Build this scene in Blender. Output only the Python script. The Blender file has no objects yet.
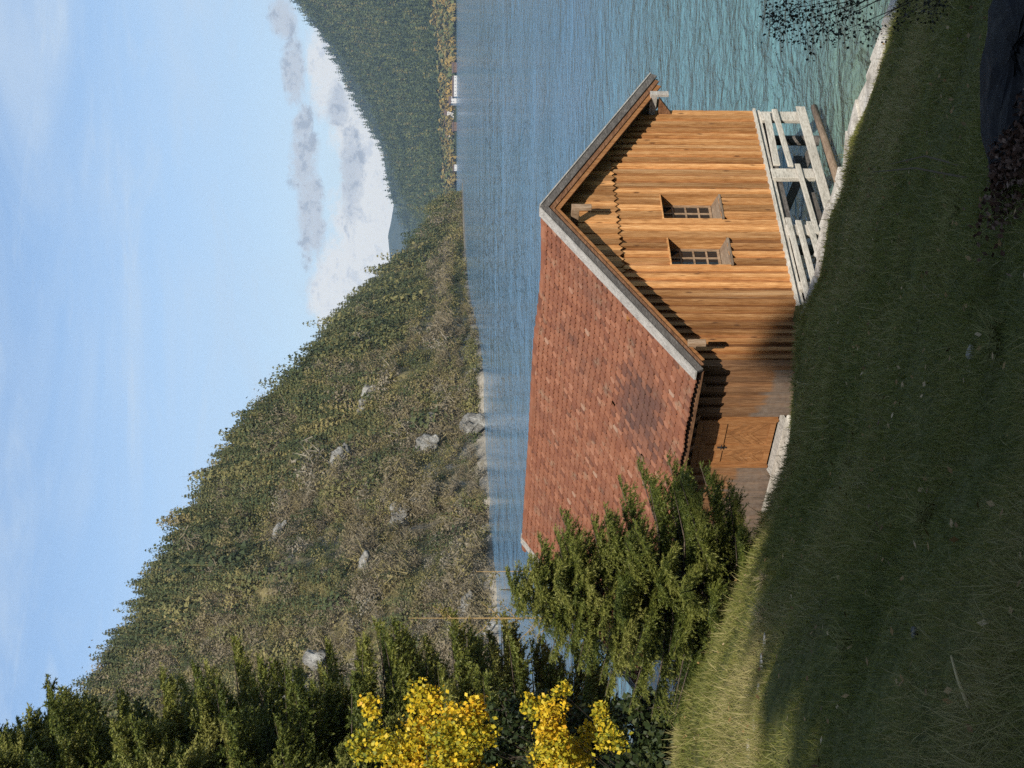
import bpy, math, random
import numpy as np
R = np.random.default_rng(7)
random.seed(7)
sc = bpy.context.scene
COL = sc.collection
F_PX, CX, CY = 1480.0, 384.0, 512.0
PITCH = math.atan(60 / F_PX)
CAM = np.array([0, 0, 7.4])

# ------------------------------------------------------------------ helpers
def px(X, Y, d):
    """point of the place at ground distance d along a line of sight (measured from the photograph)"""
    x = (X - CX) / F_PX; u = -(Y - CY) / F_PX
    v = np.array([x, math.cos(PITCH) + u * math.sin(PITCH), -math.sin(PITCH) + u * math.cos(PITCH)])
    return CAM + v / v[1] * d

def tag(o, label=None, cat=None, group=None, kind=None):
    if label: o['label'] = label
    if cat: o['category'] = cat
    if group: o['group'] = group
    if kind: o['kind'] = kind
    return o

def empty(name, loc, rz=0.0):
    o = bpy.data.objects.new(name, None); COL.objects.link(o)
    o.location = loc; o.rotation_euler = (0, 0, rz); o.empty_display_size = .3
    return o

def npmesh(name, V, F, mats, parent=None, midx=None, tint=None, smooth=False, loc=None):
    """V (n,3), F (m,k) of one face size -> one linked mesh object"""
    V = np.asarray(V, np.float32); F = np.asarray(F, np.int32)
    me = bpy.data.meshes.new(name)
    k = F.shape[1]; m = len(F)
    me.vertices.add(len(V)); me.vertices.foreach_set('co', V.ravel())
    me.loops.add(m * k); me.loops.foreach_set('vertex_index', F.ravel())
    me.polygons.add(m)
    me.polygons.foreach_set('loop_start', np.arange(m, dtype=np.int32) * k)
    me.polygons.foreach_set('loop_total', np.full(m, k, np.int32))
    if not isinstance(mats, (list, tuple)): mats = [mats]
    for x in mats: me.materials.append(x)
    if midx is not None: me.polygons.foreach_set('material_index', np.asarray(midx, np.int32))
    if smooth: me.polygons.foreach_set('use_smooth', np.ones(m, bool))
    if tint is not None:
        a = me.attributes.new('tint', 'FLOAT', 'POINT'); a.data.foreach_set('value', np.asarray(tint, np.float32))
    me.update(calc_edges=True)
    o = bpy.data.objects.new(name, me); COL.objects.link(o)
    if parent: o.parent = parent
    if loc is not None: o.location = loc
    return o

class MB:
    """collects shapes, builds ONE mesh object"""
    def __init__(s): s.v = []; s.f = []
    def add(s, vs, fs):
        b = len(s.v); s.v += [tuple(map(float, p)) for p in vs]; s.f += [tuple(b + i for i in f) for f in fs]
    def box(s, a, b, j=0.0):
        (x0, y0, z0), (x1, y1, z1) = a, b
        vs = [(x0,y0,z0),(x1,y0,z0),(x1,y1,z0),(x0,y1,z0),(x0,y0,z1),(x1,y0,z1),(x1,y1,z1),(x0,y1,z1)]
        if j: vs = [tuple(c + random.uniform(-j, j) for c in p) for p in vs]
        s.add(vs, [(0,3,2,1),(4,5,6,7),(0,1,5,4),(1,2,6,5),(2,3,7,6),(3,0,4,7)])
    def prism(s, poly, d):
        """poly: 3d points of a face, d: extrusion vector"""
        n = len(poly); d = np.array(d, float)
        vs = [np.array(p, float) for p in poly] + [np.array(p, float) + d for p in poly]
        s.add(vs, [tuple(range(n))[::-1], tuple(range(n, 2*n))] + [(i, (i+1) % n, n + (i+1) % n, n + i) for i in range(n)])
    def bar(s, a, b, w, t, up=(0, 0, 1), j=0.0):
        """bar from a to b, w along up, t across"""
        a = np.array(a, float); b = np.array(b, float); d = b - a; d /= np.linalg.norm(d)
        up = np.array(up, float); up -= d * (up @ d); up /= np.linalg.norm(up); sd = np.cross(d, up)
        vs = []
        for p in (a, b):
            for (k, l) in ((-1,-1),(1,-1),(1,1),(-1,1)):
                vs.append(p + sd*k*t/2 + up*l*w/2 + (R.uniform(-j, j, 3) if j else 0))
        s.add(vs, [(0,3,2,1),(4,5,6,7),(0,1,5,4),(1,2,6,5),(2,3,7,6),(3,0,4,7)])
    def tube(s, pts, rs, n=8):
        pts = [np.array(p, float) for p in pts]; b = len(s.v); m = len(pts)
        for i, p in enumerate(pts):
            d = pts[min(i+1, m-1)] - pts[max(i-1, 0)]; d /= (np.linalg.norm(d) + 1e-9)
            h = np.array([1., 0, 0]) if abs(d[0]) < .8 else np.array([0, 1., 0])
            u = np.cross(d, h); u /= np.linalg.norm(u); w = np.cross(d, u)
            for k in range(n):
                a = 2 * math.pi * k / n
                s.v.append(tuple(p + rs[i] * (math.cos(a) * u + math.sin(a) * w)))
        for i in range(m - 1):
            for k in range(n):
                s.f.append((b+i*n+k, b+i*n+(k+1) % n, b+(i+1)*n+(k+1) % n, b+(i+1)*n+k))
        s.f.append(tuple(b+k for k in range(n))[::-1]); s.f.append(tuple(b+(m-1)*n+k for k in range(n)))
    def build(s, name, mat, parent=None, smooth=False, bevel=0.0, loc=None):
        me = bpy.data.meshes.new(name); me.from_pydata(s.v, [], s.f)
        for m in (mat if isinstance(mat, (list, tuple)) else [mat]): me.materials.append(m)
        if smooth: me.polygons.foreach_set('use_smooth', np.ones(len(me.polygons), bool))
        me.update()
        o = bpy.data.objects.new(name, me); COL.objects.link(o)
        if parent: o.parent = parent
        if loc is not None: o.location = loc
        if bevel:
            b = o.modifiers.new('bevel', 'BEVEL'); b.width = bevel; b.segments = 2; b.limit_method = 'ANGLE'
        return o

# smooth value noise in numpy, 2d
_P = np.random.default_rng(3).random((256, 256))
def vnoise(x, y):
    x = np.asarray(x, float); y = np.asarray(y, float)
    xi = np.floor(x).astype(int); yi = np.floor(y).astype(int); fx = x - xi; fy = y - yi
    fx = fx*fx*(3-2*fx); fy = fy*fy*(3-2*fy)
    g = lambda a, b: _P[a & 255, b & 255]
    return (g(xi,yi)*(1-fx)+g(xi+1,yi)*fx)*(1-fy) + (g(xi,yi+1)*(1-fx)+g(xi+1,yi+1)*fx)*fy
def fbm(x, y, o=4):
    t = 0; a = .5
    for i in range(o): t = t + a * (vnoise(x * 2**i + 17*i, y * 2**i + 31*i) - .5) * 2; a *= .5
    return t

# ------------------------------------------------------------------ materials
class NT:
    def __init__(s, name):
        s.m = bpy.data.materials.new(name); s.m.use_nodes = True
        s.t = s.m.node_tree; s.t.nodes.clear()
        s.out = s.n('ShaderNodeOutputMaterial'); s.b = s.n('ShaderNodeBsdfPrincipled')
        s.t.links.new(s.b.outputs[0], s.out.inputs[0])
    def n(s, ty, **kw):
        x = s.t.nodes.new(ty)
        for k, v in kw.items(): setattr(x, k, v)
        return x
    def link(s, a, b): s.t.links.new(a, b)
    def val(s, sock, v):
        if hasattr(v, 'is_linked') or hasattr(v, 'links'): s.link(v, sock)
        else: sock.default_value = v
    def coord(s, scale=(1, 1, 1), kind='Object', rot=(0, 0, 0)):
        c = s.n('ShaderNodeTexCoord'); m = s.n('ShaderNodeMapping')
        m.inputs['Scale'].default_value = scale; m.inputs['Rotation'].default_value = rot
        s.link(c.outputs[kind], m.inputs[0]); return m.outputs[0]
    def noise(s, vec, scale=1, detail=4, rough=.55, dist=0):
        x = s.n('ShaderNodeTexNoise'); s.link(vec, x.inputs['Vector'])
        x.inputs['Scale'].default_value = scale; x.inputs['Detail'].default_value = detail
        x.inputs['Roughness'].default_value = rough; x.inputs['Distortion'].default_value = dist
        return x.outputs['Fac']
    def ramp(s, fac, stops):
        x = s.n('ShaderNodeValToRGB'); e = x.color_ramp.elements
        while len(e) < len(stops): e.new(.5)
        for k, (p, c) in zip(e, stops):
            k.position = p; k.color = (*c, 1) if not isinstance(c, (int, float)) else (c, c, c, 1)
        s.val(x.inputs[0], fac); return x.outputs[0]
    def mix(s, fac, a, b, mode='MIX'):
        x = s.n('ShaderNodeMix', data_type='RGBA', blend_type=mode)
        s.val(x.inputs[0], fac)
        for i, v in ((6, a), (7, b)):
            if isinstance(v, tuple): x.inputs[i].default_value = (*v, 1)
            else: s.val(x.inputs[i], v)
        return x.outputs[2]
    def math(s, op, a, b=0.0, clamp=False):
        x = s.n('ShaderNodeMath', operation=op, use_clamp=clamp); s.val(x.inputs[0], a); s.val(x.inputs[1], b); return x.outputs[0]
    def maprange(s, v, a, b, c=0, d=1):
        x = s.n('ShaderNodeMapRange'); s.val(x.inputs[0], v)
        for i, k in enumerate((a, b, c, d)): x.inputs[i+1].default_value = k
        return x.outputs[0]
    def island(s): return s.n('ShaderNodeNewGeometry').outputs['Random Per Island']
    def attr(s, name='tint'): return s.n('ShaderNodeAttribute', attribute_name=name).outputs['Fac']
    def bump(s, h, strength=.4, dist=.02):
        x = s.n('ShaderNodeBump'); x.inputs['Strength'].default_value = strength; x.inputs['Distance'].default_value = dist
        s.link(h, x.inputs['Height']); s.link(x.outputs[0], s.b.inputs['Normal'])
    def fin(s, color=None, rough=.8, spec=.3, **kw):
        if color is not None:
            if isinstance(color, tuple): s.b.inputs['Base Color'].default_value = (*color, 1)
            else: s.link(color, s.b.inputs['Base Color'])
        s.val(s.b.inputs['Roughness'], rough); s.b.inputs['Specular IOR Level'].default_value = spec
        for k, v in kw.items(): s.b.inputs[k].default_value = v
        return s.m

def wood(name, dark, mid, light, grain=(14, 14, .9), vary=.5, rough=.75, bump=.35, wear=None, knots=False):
    m = NT(name); c = m.coord(grain)
    isl = m.island()
    off = m.n('ShaderNodeVectorMath', operation='MULTIPLY_ADD')     # each board its own piece of grain
    m.link(c, off.inputs[0]); off.inputs[1].default_value = (1, 1, 1)
    cmb = m.n('ShaderNodeCombineXYZ')
    for i in range(3): m.link(m.math('MULTIPLY', isl, 37.0 + 13*i), cmb.inputs[i])
    m.link(cmb.outputs[0], off.inputs[2]); v = off.outputs[0]
    n1 = m.noise(v, 1.0, 6, .65, 1.2); n2 = m.noise(v, 5.0, 3, .6)
    n2 = m.math('ADD', m.math('MULTIPLY', m.math('SUBTRACT', n2, .5), 1.5), .5)
    g = m.math('ADD', m.math('MULTIPLY', n1, .58), m.math('MULTIPLY', n2, .42))
    col = m.ramp(g, [(.32, dark), (.5, mid), (.68, light)])
    br = m.maprange(isl, 0, 1, 1 - vary*.5, 1 + vary*.35)
    cc = m.n('ShaderNodeCombineColor')
    for i in range(3): m.link(br, cc.inputs[i])
    col = m.mix(1.0, col, cc.outputs[0], 'MULTIPLY')
    blot = m.noise(m.coord((.8, .8, .5)), 1.0, 4, .6)
    col = m.mix(m.maprange(blot, .45, .75, 0, .35), col, dark)
    if knots:
        vo = m.n('ShaderNodeTexVoronoi'); vo.inputs['Scale'].default_value = 1.0
        kv = m.n('ShaderNodeVectorMath', operation='ADD'); m.link(m.coord((7, 7, 2.0)), kv.inputs[0]); m.link(cmb.outputs[0], kv.inputs[1]); m.link(kv.outputs[0], vo.inputs['Vector'])
        col = m.mix(m.maprange(vo.outputs['Distance'], .07, .17, .8, 0), col, (.07, .028, .012))
        dr = m.noise(m.coord((4.5, 4.5, .16)), 1.0, 5, .65)
        col = m.mix(m.maprange(dr, .48, .66, 0, .55), col, m.mix(1.0, col, (.50, .42, .36), 'MULTIPLY'))
        col = m.mix(m.maprange(dr, .42, .30, 0, .35), col, (.66, .46, .26))
    if wear:                                                        # browner, rain-darkened boards towards one end
        sx = m.n('ShaderNodeSeparateXYZ'); m.link(m.coord((1, 1, 1)), sx.inputs[0])
        a = m.maprange(m.math('ADD', sx.outputs[0], m.math('MULTIPLY', blot, 1.6)), wear[0], wear[1], wear[2], 0)
        col = m.mix(a, col, m.mix(1.0, col, (.42, .36, .32), 'MULTIPLY'))
    m.bump(g, bump, .02)
    return m.fin(col, rough, .25)

M = {}
M['larch'] = wood('larch_board', (.19, .075, .020), (.43, .205, .072), (.63, .37, .165), grain=(24, 24, 1.1), vary=1.0, wear=(-2.6, -.6, .75), knots=True)
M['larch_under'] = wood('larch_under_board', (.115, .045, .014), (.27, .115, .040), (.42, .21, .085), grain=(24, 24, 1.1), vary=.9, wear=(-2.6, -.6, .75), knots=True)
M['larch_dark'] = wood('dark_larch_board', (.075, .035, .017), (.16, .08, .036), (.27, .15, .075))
M['larch_painted_shade'] = wood('shade_painted_larch', (.075, .035, .017), (.16, .08, .036), (.27, .15, .075))
def paint_wall_shade(mt):  # paints the lower wall's soft shadow as grey into the board colour
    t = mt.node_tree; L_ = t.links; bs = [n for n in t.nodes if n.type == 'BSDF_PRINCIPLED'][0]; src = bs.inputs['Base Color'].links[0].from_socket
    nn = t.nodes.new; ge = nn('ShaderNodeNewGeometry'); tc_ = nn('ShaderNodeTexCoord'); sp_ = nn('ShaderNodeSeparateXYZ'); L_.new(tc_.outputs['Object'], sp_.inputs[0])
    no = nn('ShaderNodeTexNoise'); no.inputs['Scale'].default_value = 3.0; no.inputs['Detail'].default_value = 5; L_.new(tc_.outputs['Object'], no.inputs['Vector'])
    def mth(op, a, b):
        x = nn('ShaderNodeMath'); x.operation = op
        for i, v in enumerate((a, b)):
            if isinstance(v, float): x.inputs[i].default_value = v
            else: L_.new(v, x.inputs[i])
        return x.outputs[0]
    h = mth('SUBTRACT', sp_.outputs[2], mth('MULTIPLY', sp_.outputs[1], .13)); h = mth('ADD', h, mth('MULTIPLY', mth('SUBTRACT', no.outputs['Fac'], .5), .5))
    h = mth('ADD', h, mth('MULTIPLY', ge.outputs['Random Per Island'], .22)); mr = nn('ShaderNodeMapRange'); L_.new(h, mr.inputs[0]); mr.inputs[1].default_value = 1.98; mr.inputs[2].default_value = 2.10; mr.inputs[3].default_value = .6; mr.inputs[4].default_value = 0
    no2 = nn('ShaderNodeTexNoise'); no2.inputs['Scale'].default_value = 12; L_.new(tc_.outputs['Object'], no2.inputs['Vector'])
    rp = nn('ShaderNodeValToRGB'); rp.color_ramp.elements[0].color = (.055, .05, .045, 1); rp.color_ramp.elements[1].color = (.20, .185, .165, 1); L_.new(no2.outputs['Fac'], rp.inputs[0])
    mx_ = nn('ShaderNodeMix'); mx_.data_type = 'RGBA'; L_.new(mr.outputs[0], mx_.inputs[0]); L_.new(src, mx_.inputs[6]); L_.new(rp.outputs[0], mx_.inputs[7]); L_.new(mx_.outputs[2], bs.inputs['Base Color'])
paint_wall_shade(M['larch_painted_shade'])
M['larch_door'] = wood('door_board', (.13, .052, .018), (.24, .105, .036), (.33, .165, .068), grain=(10, 10, 1.2), vary=.3)
M['brown'] = wood('barge_brown', (.07, .032, .017), (.16, .075, .035), (.25, .13, .07), grain=(3, 3, 14), vary=.4)
M['grey'] = wood('weathered_grey', (.16, .15, .14), (.30, .28, .25), (.42, .40, .37), grain=(3, 12, 12), vary=.35)
M['greydark'] = wood('weathered_dark', (.045, .04, .036), (.09, .08, .072), (.17, .155, .14), grain=(3, 12, 12), vary=.4)
M['frame'] = wood('window_wood', (.13, .08, .045), (.24, .16, .10), (.34, .25, .17), grain=(12, 12, 2))
M['bleached'] = wood('bleached_plank', (.22, .20, .165), (.46, .425, .365), (.62, .58, .51), grain=(2.6, 16, 16), vary=.35)
M['pole'] = wood('brown_pole', (.09, .06, .04), (.18, .13, .09), (.28, .21, .15), grain=(2, 12, 12))
M['underside'] = wood('roof_underside', (.06, .03, .016), (.12, .06, .03), (.2, .11, .055), grain=(3, 3, 12))

m = NT('roof_tile'); isl = m.island()
c = m.ramp(isl, [(0, (.13, .055, .036)), (.10, (.185, .074, .045)), (.5, (.215, .090, .053)), (.90, (.25, .108, .064)), (.985, (.29, .135, .085)), (1, (.31, .21, .155))])
big = m.noise(m.coord((.45, .45, .45)), 1.0, 4, .6)
c = m.mix(m.maprange(big, .52, .72, 0, .6), c, (.085, .05, .042))
lich = m.noise(m.coord((3, 3, 3)), 1.0, 5, .7)
c = m.mix(m.maprange(lich, .56, .75, 0, .55), c, (.30, .25, .18))
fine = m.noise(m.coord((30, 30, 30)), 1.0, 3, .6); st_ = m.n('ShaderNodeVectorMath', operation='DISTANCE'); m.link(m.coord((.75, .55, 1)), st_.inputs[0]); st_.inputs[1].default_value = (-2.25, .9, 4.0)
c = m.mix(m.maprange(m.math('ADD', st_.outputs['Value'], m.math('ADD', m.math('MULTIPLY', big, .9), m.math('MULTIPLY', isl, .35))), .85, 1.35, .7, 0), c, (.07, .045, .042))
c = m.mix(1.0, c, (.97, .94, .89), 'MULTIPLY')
m.bump(fine, .25, .01)
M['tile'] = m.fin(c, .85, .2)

m = NT('window_glass'); M['glass'] = m.fin((.012, .014, .016), .04, .6)
m = NT('iron'); M['iron'] = m.fin((.02, .018, .017), .5, .5)

m = NT('pale_stone')
n = m.noise(m.coord((3, 3, 3)), 1.0, 6, .65); v = m.n('ShaderNodeTexVoronoi'); m.link(m.coord((3.2, 3.2, 3.2)), v.inputs['Vector'])
v.feature = 'DISTANCE_TO_EDGE'
c = m.ramp(n, [(.32, (.20, .18, .15)), (.5, (.40, .37, .32)), (.68, (.55, .52, .46))])
c = m.mix(m.maprange(v.outputs['Distance'], 0, .05, .7, 0), c, (.09, .08, .06))
m.bump(m.noise(m.coord((14, 14, 14)), 1.0, 5, .6), .5, .03)
M['stone'] = m.fin(c, .9, .2)

m = NT('grey_rock')
n = m.noise(m.coord((.35, .35, .35)), 1.0, 8, .7)
n3 = m.noise(m.coord((1.3, 1.3, .5)), 1.0, 7, .75)
c = m.ramp(m.math('MULTIPLY', m.math('ADD', n, n3), .5), [(.40, (.06, .055, .045)), (.5, (.22, .21, .185)), (.60, (.42, .41, .375))])
m.bump(n3, 1.0, 1.2); M['rock'] = m.fin(c, .9, .2)

m = NT('dark_rock')
n = m.noise(m.coord((4, 4, 4)), 1.0, 7, .7); n2 = m.noise(m.coord((1.1, 1.1, 1.1)), 1.0, 4, .6)
c = m.ramp(n, [(.3, (.012, .013, .017)), (.55, (.021, .019, .018)), (.75, (.06, .054, .048))])
m.bump(n, 1.0, .12); M['darkrock'] = m.fin(c, .85, .15)

m = NT('soil_grass')
n = m.noise(m.coord((1.0, 1.0, 1.0)), 1.0, 6, .65); n2 = m.noise(m.coord((9, 9, 9)), 1.0, 5, .7)
c = m.ramp(n2, [(.3, (.035, .040, .014)), (.5, (.075, .080, .024)), (.7, (.12, .115, .042))])
c = m.mix(m.maprange(n, .5, .68, 0, .5), c, (.10, .085, .035))
m.bump(n2, .8, .05); M['soil'] = m.fin(c, .95, .1)

def leafmat(name, stops, rough=.6, trans=.0, spec=.25):
    m = NT(name); t = m.attr('tint')
    c = m.ramp(t, stops)
    mm = m.fin(c, rough, spec)
    if trans:
        tr = m.n('ShaderNodeBsdfTranslucent'); m.link(c, tr.inputs[0])
        mx = m.n('ShaderNodeMixShader'); mx.inputs[0].default_value = trans
        m.link(m.b.outputs[0], mx.inputs[1]); m.link(tr.outputs[0], mx.inputs[2]); m.link(mx.outputs[0], m.out.inputs[0])
    return mm
M['blade'] = leafmat('grass_blade', [(0, (.066, .082, .016)), (.35, (.140, .148, .030)), (.7, (.205, .192, .056)), (1, (.31, .26, .115))], .6, .3)
M['needle'] = leafmat('spruce_needle', [(0, (.018, .034, .010)), (.5, (.078, .100, .017)), (.85, (.165, .172, .034)), (1, (.22, .215, .055))], .55, .25)
M['larchneedle'] = leafmat('larch_needle', [(0, (.10, .11, .03)), (1, (.26, .21, .06))], .6, .25)
M['maple'] = leafmat('maple_leaf', [(0, (.11, .14, .02)), (.3, (.38, .33, .025)), (.6, (.68, .48, .028)), (1, (.62, .34, .02))], .5, .35)
M['darkleaf'] = leafmat('dark_leaf', [(0, (.012, .020, .008)), (.6, (.030, .045, .014)), (1, (.07, .075, .02))], .5, .2)
M['duskleaf'] = leafmat('shrub_leaf', [(0, (.015, .017, .010)), (1, (.05, .045, .025))], .55, .15)
M['scrub'] = leafmat('scrub', [(0, (.030, .042, .018)), (.22, (.060, .075, .028)), (.32, (.13, .125, .045)), (.45, (.21, .175, .065)), (.6, (.155, .125, .068)), (.8, (.175, .145, .095)), (1, (.24, .215, .165))], .8, .15)
M['pine'] = leafmat('hill_pine', [(0, (.032, .044, .018)), (.5, (.085, .088, .036)), (1, (.17, .14, .07))], .8, .1)
M['farforest'] = leafmat('far_forest', [(0, (.020, .032, .012)), (.5, (.060, .078, .026)), (.8, (.105, .115, .038)), (1, (.22, .145, .04))], .85)
M['fartree'] = leafmat('far_autumn_tree', [(0, (.09, .09, .025)), (1, (.30, .19, .045))], .85)
m = NT('bark'); n = m.noise(m.coord((9, 9, 2)), 1.0, 5, .65)
m.bump(n, .7, .03); M['bark'] = m.fin(m.ramp(n, [(.3, (.035, .026, .02)), (.7, (.12, .095, .075))]), .9, .1)
m = NT('dark_bark'); M['darkbark'] = m.fin((.035, .027, .02), .9, .1)
m = NT('larch_bark'); M['larchbark'] = m.fin((.30, .20, .085), .8, .2)
m = NT('dry_stem'); M['dry'] = m.fin((.10, .08, .05), .8, .2)
m = NT('faded_grass'); M['tuft'] = m.fin((.16, .15, .055), .8, .1)
m = NT('straw'); M['straw'] = m.fin((.33, .26, .13), .8, .2)

m = NT('hillside_ground')
g1 = m.noise(m.coord((.02, .02, .02)), 1.0, 7, .65); g2 = m.noise(m.coord((.25, .25, .25)), 1.0, 6, .7)
c = m.ramp(g2, [(.3, (.055, .050, .025)), (.5, (.135, .115, .05)), (.7, (.23, .19, .09))])
c = m.mix(m.maprange(g1, .50, .60, 0, .8), c, (.27, .255, .22))
m.bump(g2, .8, 2.0); M['hill'] = m.fin(c, .95, .1)
m = NT('far_hill_ground')
g2 = m.noise(m.coord((.012, .012, .012)), 1.0, 6, .7)
M['farhill'] = m.fin(m.ramp(g2, [(.35, (.018, .028, .013)), (.6, (.045, .052, .02)), (.75, (.12, .10, .06))]), .95, .1)
m = NT('shingle'); n = m.noise(m.coord((1.2, 1.2, 1.2)), 1.0, 6, .7)
M['shingle'] = m.fin(m.ramp(n, [(.3, (.13, .115, .085)), (.7, (.33, .30, .25))]), .95, .1)
m = NT('white_plaster'); M['plaster'] = m.fin((.5, .48, .45), .8, .2)
m = NT('house_roof'); M['houseroof'] = m.fin((.10, .065, .05), .8, .2)
m = NT('house_wood'); M['housewood'] = m.fin((.13, .075, .045), .8, .2)

# water: rippled surface of a clear alpine lake, pale green over the shallows
m = NT('lake_water')
c0 = m.coord((1, 1, 1), rot=(0, 0, .35))
st = m.coord((1.15, 1.0, 1), rot=(0, 0, .12))
h1 = m.noise(st, .75, 3, .5, .6); h2 = m.noise(st, 2.8, 4, .6, .4); h3 = m.noise(c0, .035, 2, .5)
hh = m.math('ADD', m.math('MULTIPLY', h1, 1.0), m.math('MULTIPLY', h2, .42))
h0 = m.noise(m.coord((.9, 1.1, 1), rot=(0, 0, -.3)), .26, 3, .55, .5)
hh = m.math('ADD', hh, m.math('MULTIPLY', h0, 1.5))
dv = m.n('ShaderNodeTexCoord'); d0 = m.n('ShaderNodeVectorMath', operation='LENGTH'); m.link(dv.outputs['Object'], d0.inputs[0])
hf = m.noise(m.coord((.40, .075, 1)), 1.0, 3, .6, .3)
hh = m.math('ADD', hh, m.math('MULTIPLY', hf, m.maprange(d0.outputs['Value'], 50, 320, 0, 9)))
hh = m.math('MULTIPLY', hh, m.maprange(h3, .35, .65, .65, 1.2))
dist = m.n('ShaderNodeVectorMath', operation='DISTANCE'); tc = m.n('ShaderNodeTexCoord')
m.link(tc.outputs['Object'], dist.inputs[0]); dist.inputs[1].default_value = (4.5, 26, 0)
sh = m.maprange(dist.outputs['Value'], 3, 60, 1, 0)
c = m.mix(sh, (.090, .182, .280), (.105, .205, .212))
c = m.mix(m.maprange(dist.outputs['Value'], 0, 6.0, .8, 0), c, (.11, .14, .085))
m.bump(hh, 1.0, .78)
M['water'] = m.fin(c, .06, .5, IOR=1.333)

# ------------------------------------------------------------------ ground (the grassy bank)
CREST = np.array([(-1500,520,20,0),(-400,610,20,0),(0,672,20,0),(67,680,20,0),(160,722,19.5,0),(262,770,20,0),(308,788,21.5,0),(352,791,22.5,0),(402,796,23.5,0),(443,798,24.3,0),
    (465,807,24.5,0),(493,820,24.3,0),(548,829,24,0),(583,845,23.5,0),(630,851,23.2,0),(673,870,22.3,0),(730,888,21.8,0),(767,900,21.5,0),(1200,1010,19.5,0),(2200,1190,16,0)], float)
FEET = 5.8
TH = math.radians(47.3)
GD = np.array([math.sin(TH), math.cos(TH)]); RD = np.array([-math.cos(TH), math.sin(TH)])
HO = np.array([2.8528, 27.0468])
def crest(X):
    Y = np.interp(X, CREST[:,0], CREST[:,1]); d = np.interp(X, CREST[:,0], CREST[:,2])
    u = -(Y - CY) / F_PX
    zc = CAM[2] + (-math.sin(PITCH) + u*math.cos(PITCH)) / (math.cos(PITCH) + u*math.sin(PITCH)) * d
    return zc, d
def ground_z(x, y):
    x = np.asarray(x, float); y = np.asarray(y, float)
    X = CX + F_PX * x / np.maximum(y, 4.0)
    zc, d = crest(X)
    t = np.clip(y / d, 0, 1)
    z = FEET + (zc - FEET) * t
    env = np.clip(t*4, 0, 1) * np.clip((1 - t)*6, 0, 1)
    z = z + env * (.10*fbm(x*.45, y*.45, 3) + .05*fbm(x*1.7+9, y*1.7, 2))
    # worn ledge across the left of the bank
    led = np.clip((y - (16.6 + .12*x)) / .35, 0, 1); wl = np.clip((-1.4 - x)/1.0, 0, 1)
    z = z + wl * env * (.07 * (1 - led) - .03)
    z = np.where(y < 0, FEET + .06*(-y), z)
    lx = (x - HO[0])*GD[0] + (y - HO[1])*GD[1]; ly = (x - HO[0])*RD[0] + (y - HO[1])*RD[1]
    over = np.maximum(y - d, 0)
    floor = np.where((lx < -2.3) & (lx > -6.8) & (ly < 4.6) & (X < 466), 1.50, -2.5)
    k = np.where(X < 466, .75, np.where(X < 480, 3.0, 6.0))
    zz = np.maximum(zc - k*over, floor)
    zz = np.where(zc < floor, zc, zz)
    return np.where(over > 0, zz, z)

xs = np.concatenate([np.linspace(-45, -9, 60, endpoint=False), np.linspace(-9, 8, 190), np.linspace(8.2, 30, 40)])
ys = np.concatenate([np.linspace(-40, 4, 40, endpoint=False), np.linspace(4, 33, 320)])
gx, gy = np.meshgrid(xs, ys)
gz = ground_z(gx, gy)
V = np.stack([gx, gy, gz], -1).reshape(-1, 3)
nx, ny = len(xs), len(ys)
ii = (np.arange(ny-1)[:, None]*nx + np.arange(nx-1)[None, :]).ravel()
ground = npmesh('ground', V, np.stack([ii, ii+1, ii+1+nx, ii+nx], -1), M['soil'], smooth=True)
tag(ground, 'grassy bank sloping down towards the boathouse and the lake', 'ground', kind='structure')

# ------------------------------------------------------------------ grass blades
def blades(N, dmin, dmax, power, lrange, wmin, wk, bias, xr=(-60, 830)):
    u = R.random(N); q = 1 - power
    d = (dmin**(q+1) + u*(dmax**(q+1) - dmin**(q+1)))**(1/(q+1))
    X = R.uniform(*xr, N); x = (X - CX)/F_PX*d
    zc, dc = crest(X); keep = d < dc + .12
    x, d = x[keep], d[keep]; n = len(x)
    z = ground_z(x, d)
    pn = fbm(x*.9, d*.9, 3); pn2 = fbm(x*.35+40, d*.35, 3)
    L = R.uniform(*lrange, n) * np.clip(1 + 1.3*pn, .4, 2.2); w = np.maximum(wmin, wk*d/F_PX) * R.uniform(.7, 1.3, n)
    a = R.uniform(0, 2*np.pi, n); lean = np.abs(R.normal(.85, .45, n)); la = R.uniform(0, 6.28, n)
    wv = np.stack([np.cos(a), np.sin(a), np.zeros(n)], -1) * w[:, None]/2
    dv = np.stack([np.cos(la)*np.sin(lean), np.sin(la)*np.sin(lean), np.cos(lean)], -1)
    b = np.stack([x, d, z - .01], -1)
    mid = b + dv*L[:, None]*.55; tipd = dv.copy(); tipd[:, 2] -= .35; tip = mid + tipd*L[:, None]*.5
    V = np.stack([b - wv, b + wv, mid + wv*.8, mid - wv*.8, tip], 1).reshape(-1, 3)
    k = np.arange(n)*5
    F = np.concatenate([np.stack([k, k+1, k+2], -1), np.stack([k, k+2, k+3], -1), np.stack([k+3, k+2, k+4], -1)])
    pn3 = fbm(x*2.3 + 7, d*2.3, 3)
    t = np.clip(.42 + bias + .55*pn2 + .30*pn + .25*pn3 + R.normal(0, .22, n), 0, 1)
    return V, F, np.repeat(t, 5)
parts = [blades(330000, 4.2, 25, 1.5, (.05, .13), .0035, .75, 0), blades(26000, 4.2, 25, 1.5, (.12, .26), .003, .6, .35)]
V = np.concatenate([p[0] for p in parts]); off = np.cumsum([0] + [len(p[0]) for p in parts])
Fc = np.concatenate([p[1] + o for p, o in zip(parts, off)]); T = np.concatenate([p[2] for p in parts])
tag(npmesh('grass', V, Fc, M['blade'], tint=T), 'short autumn grass covering the bank in front of the boathouse', 'grass', kind='stuff')

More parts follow.
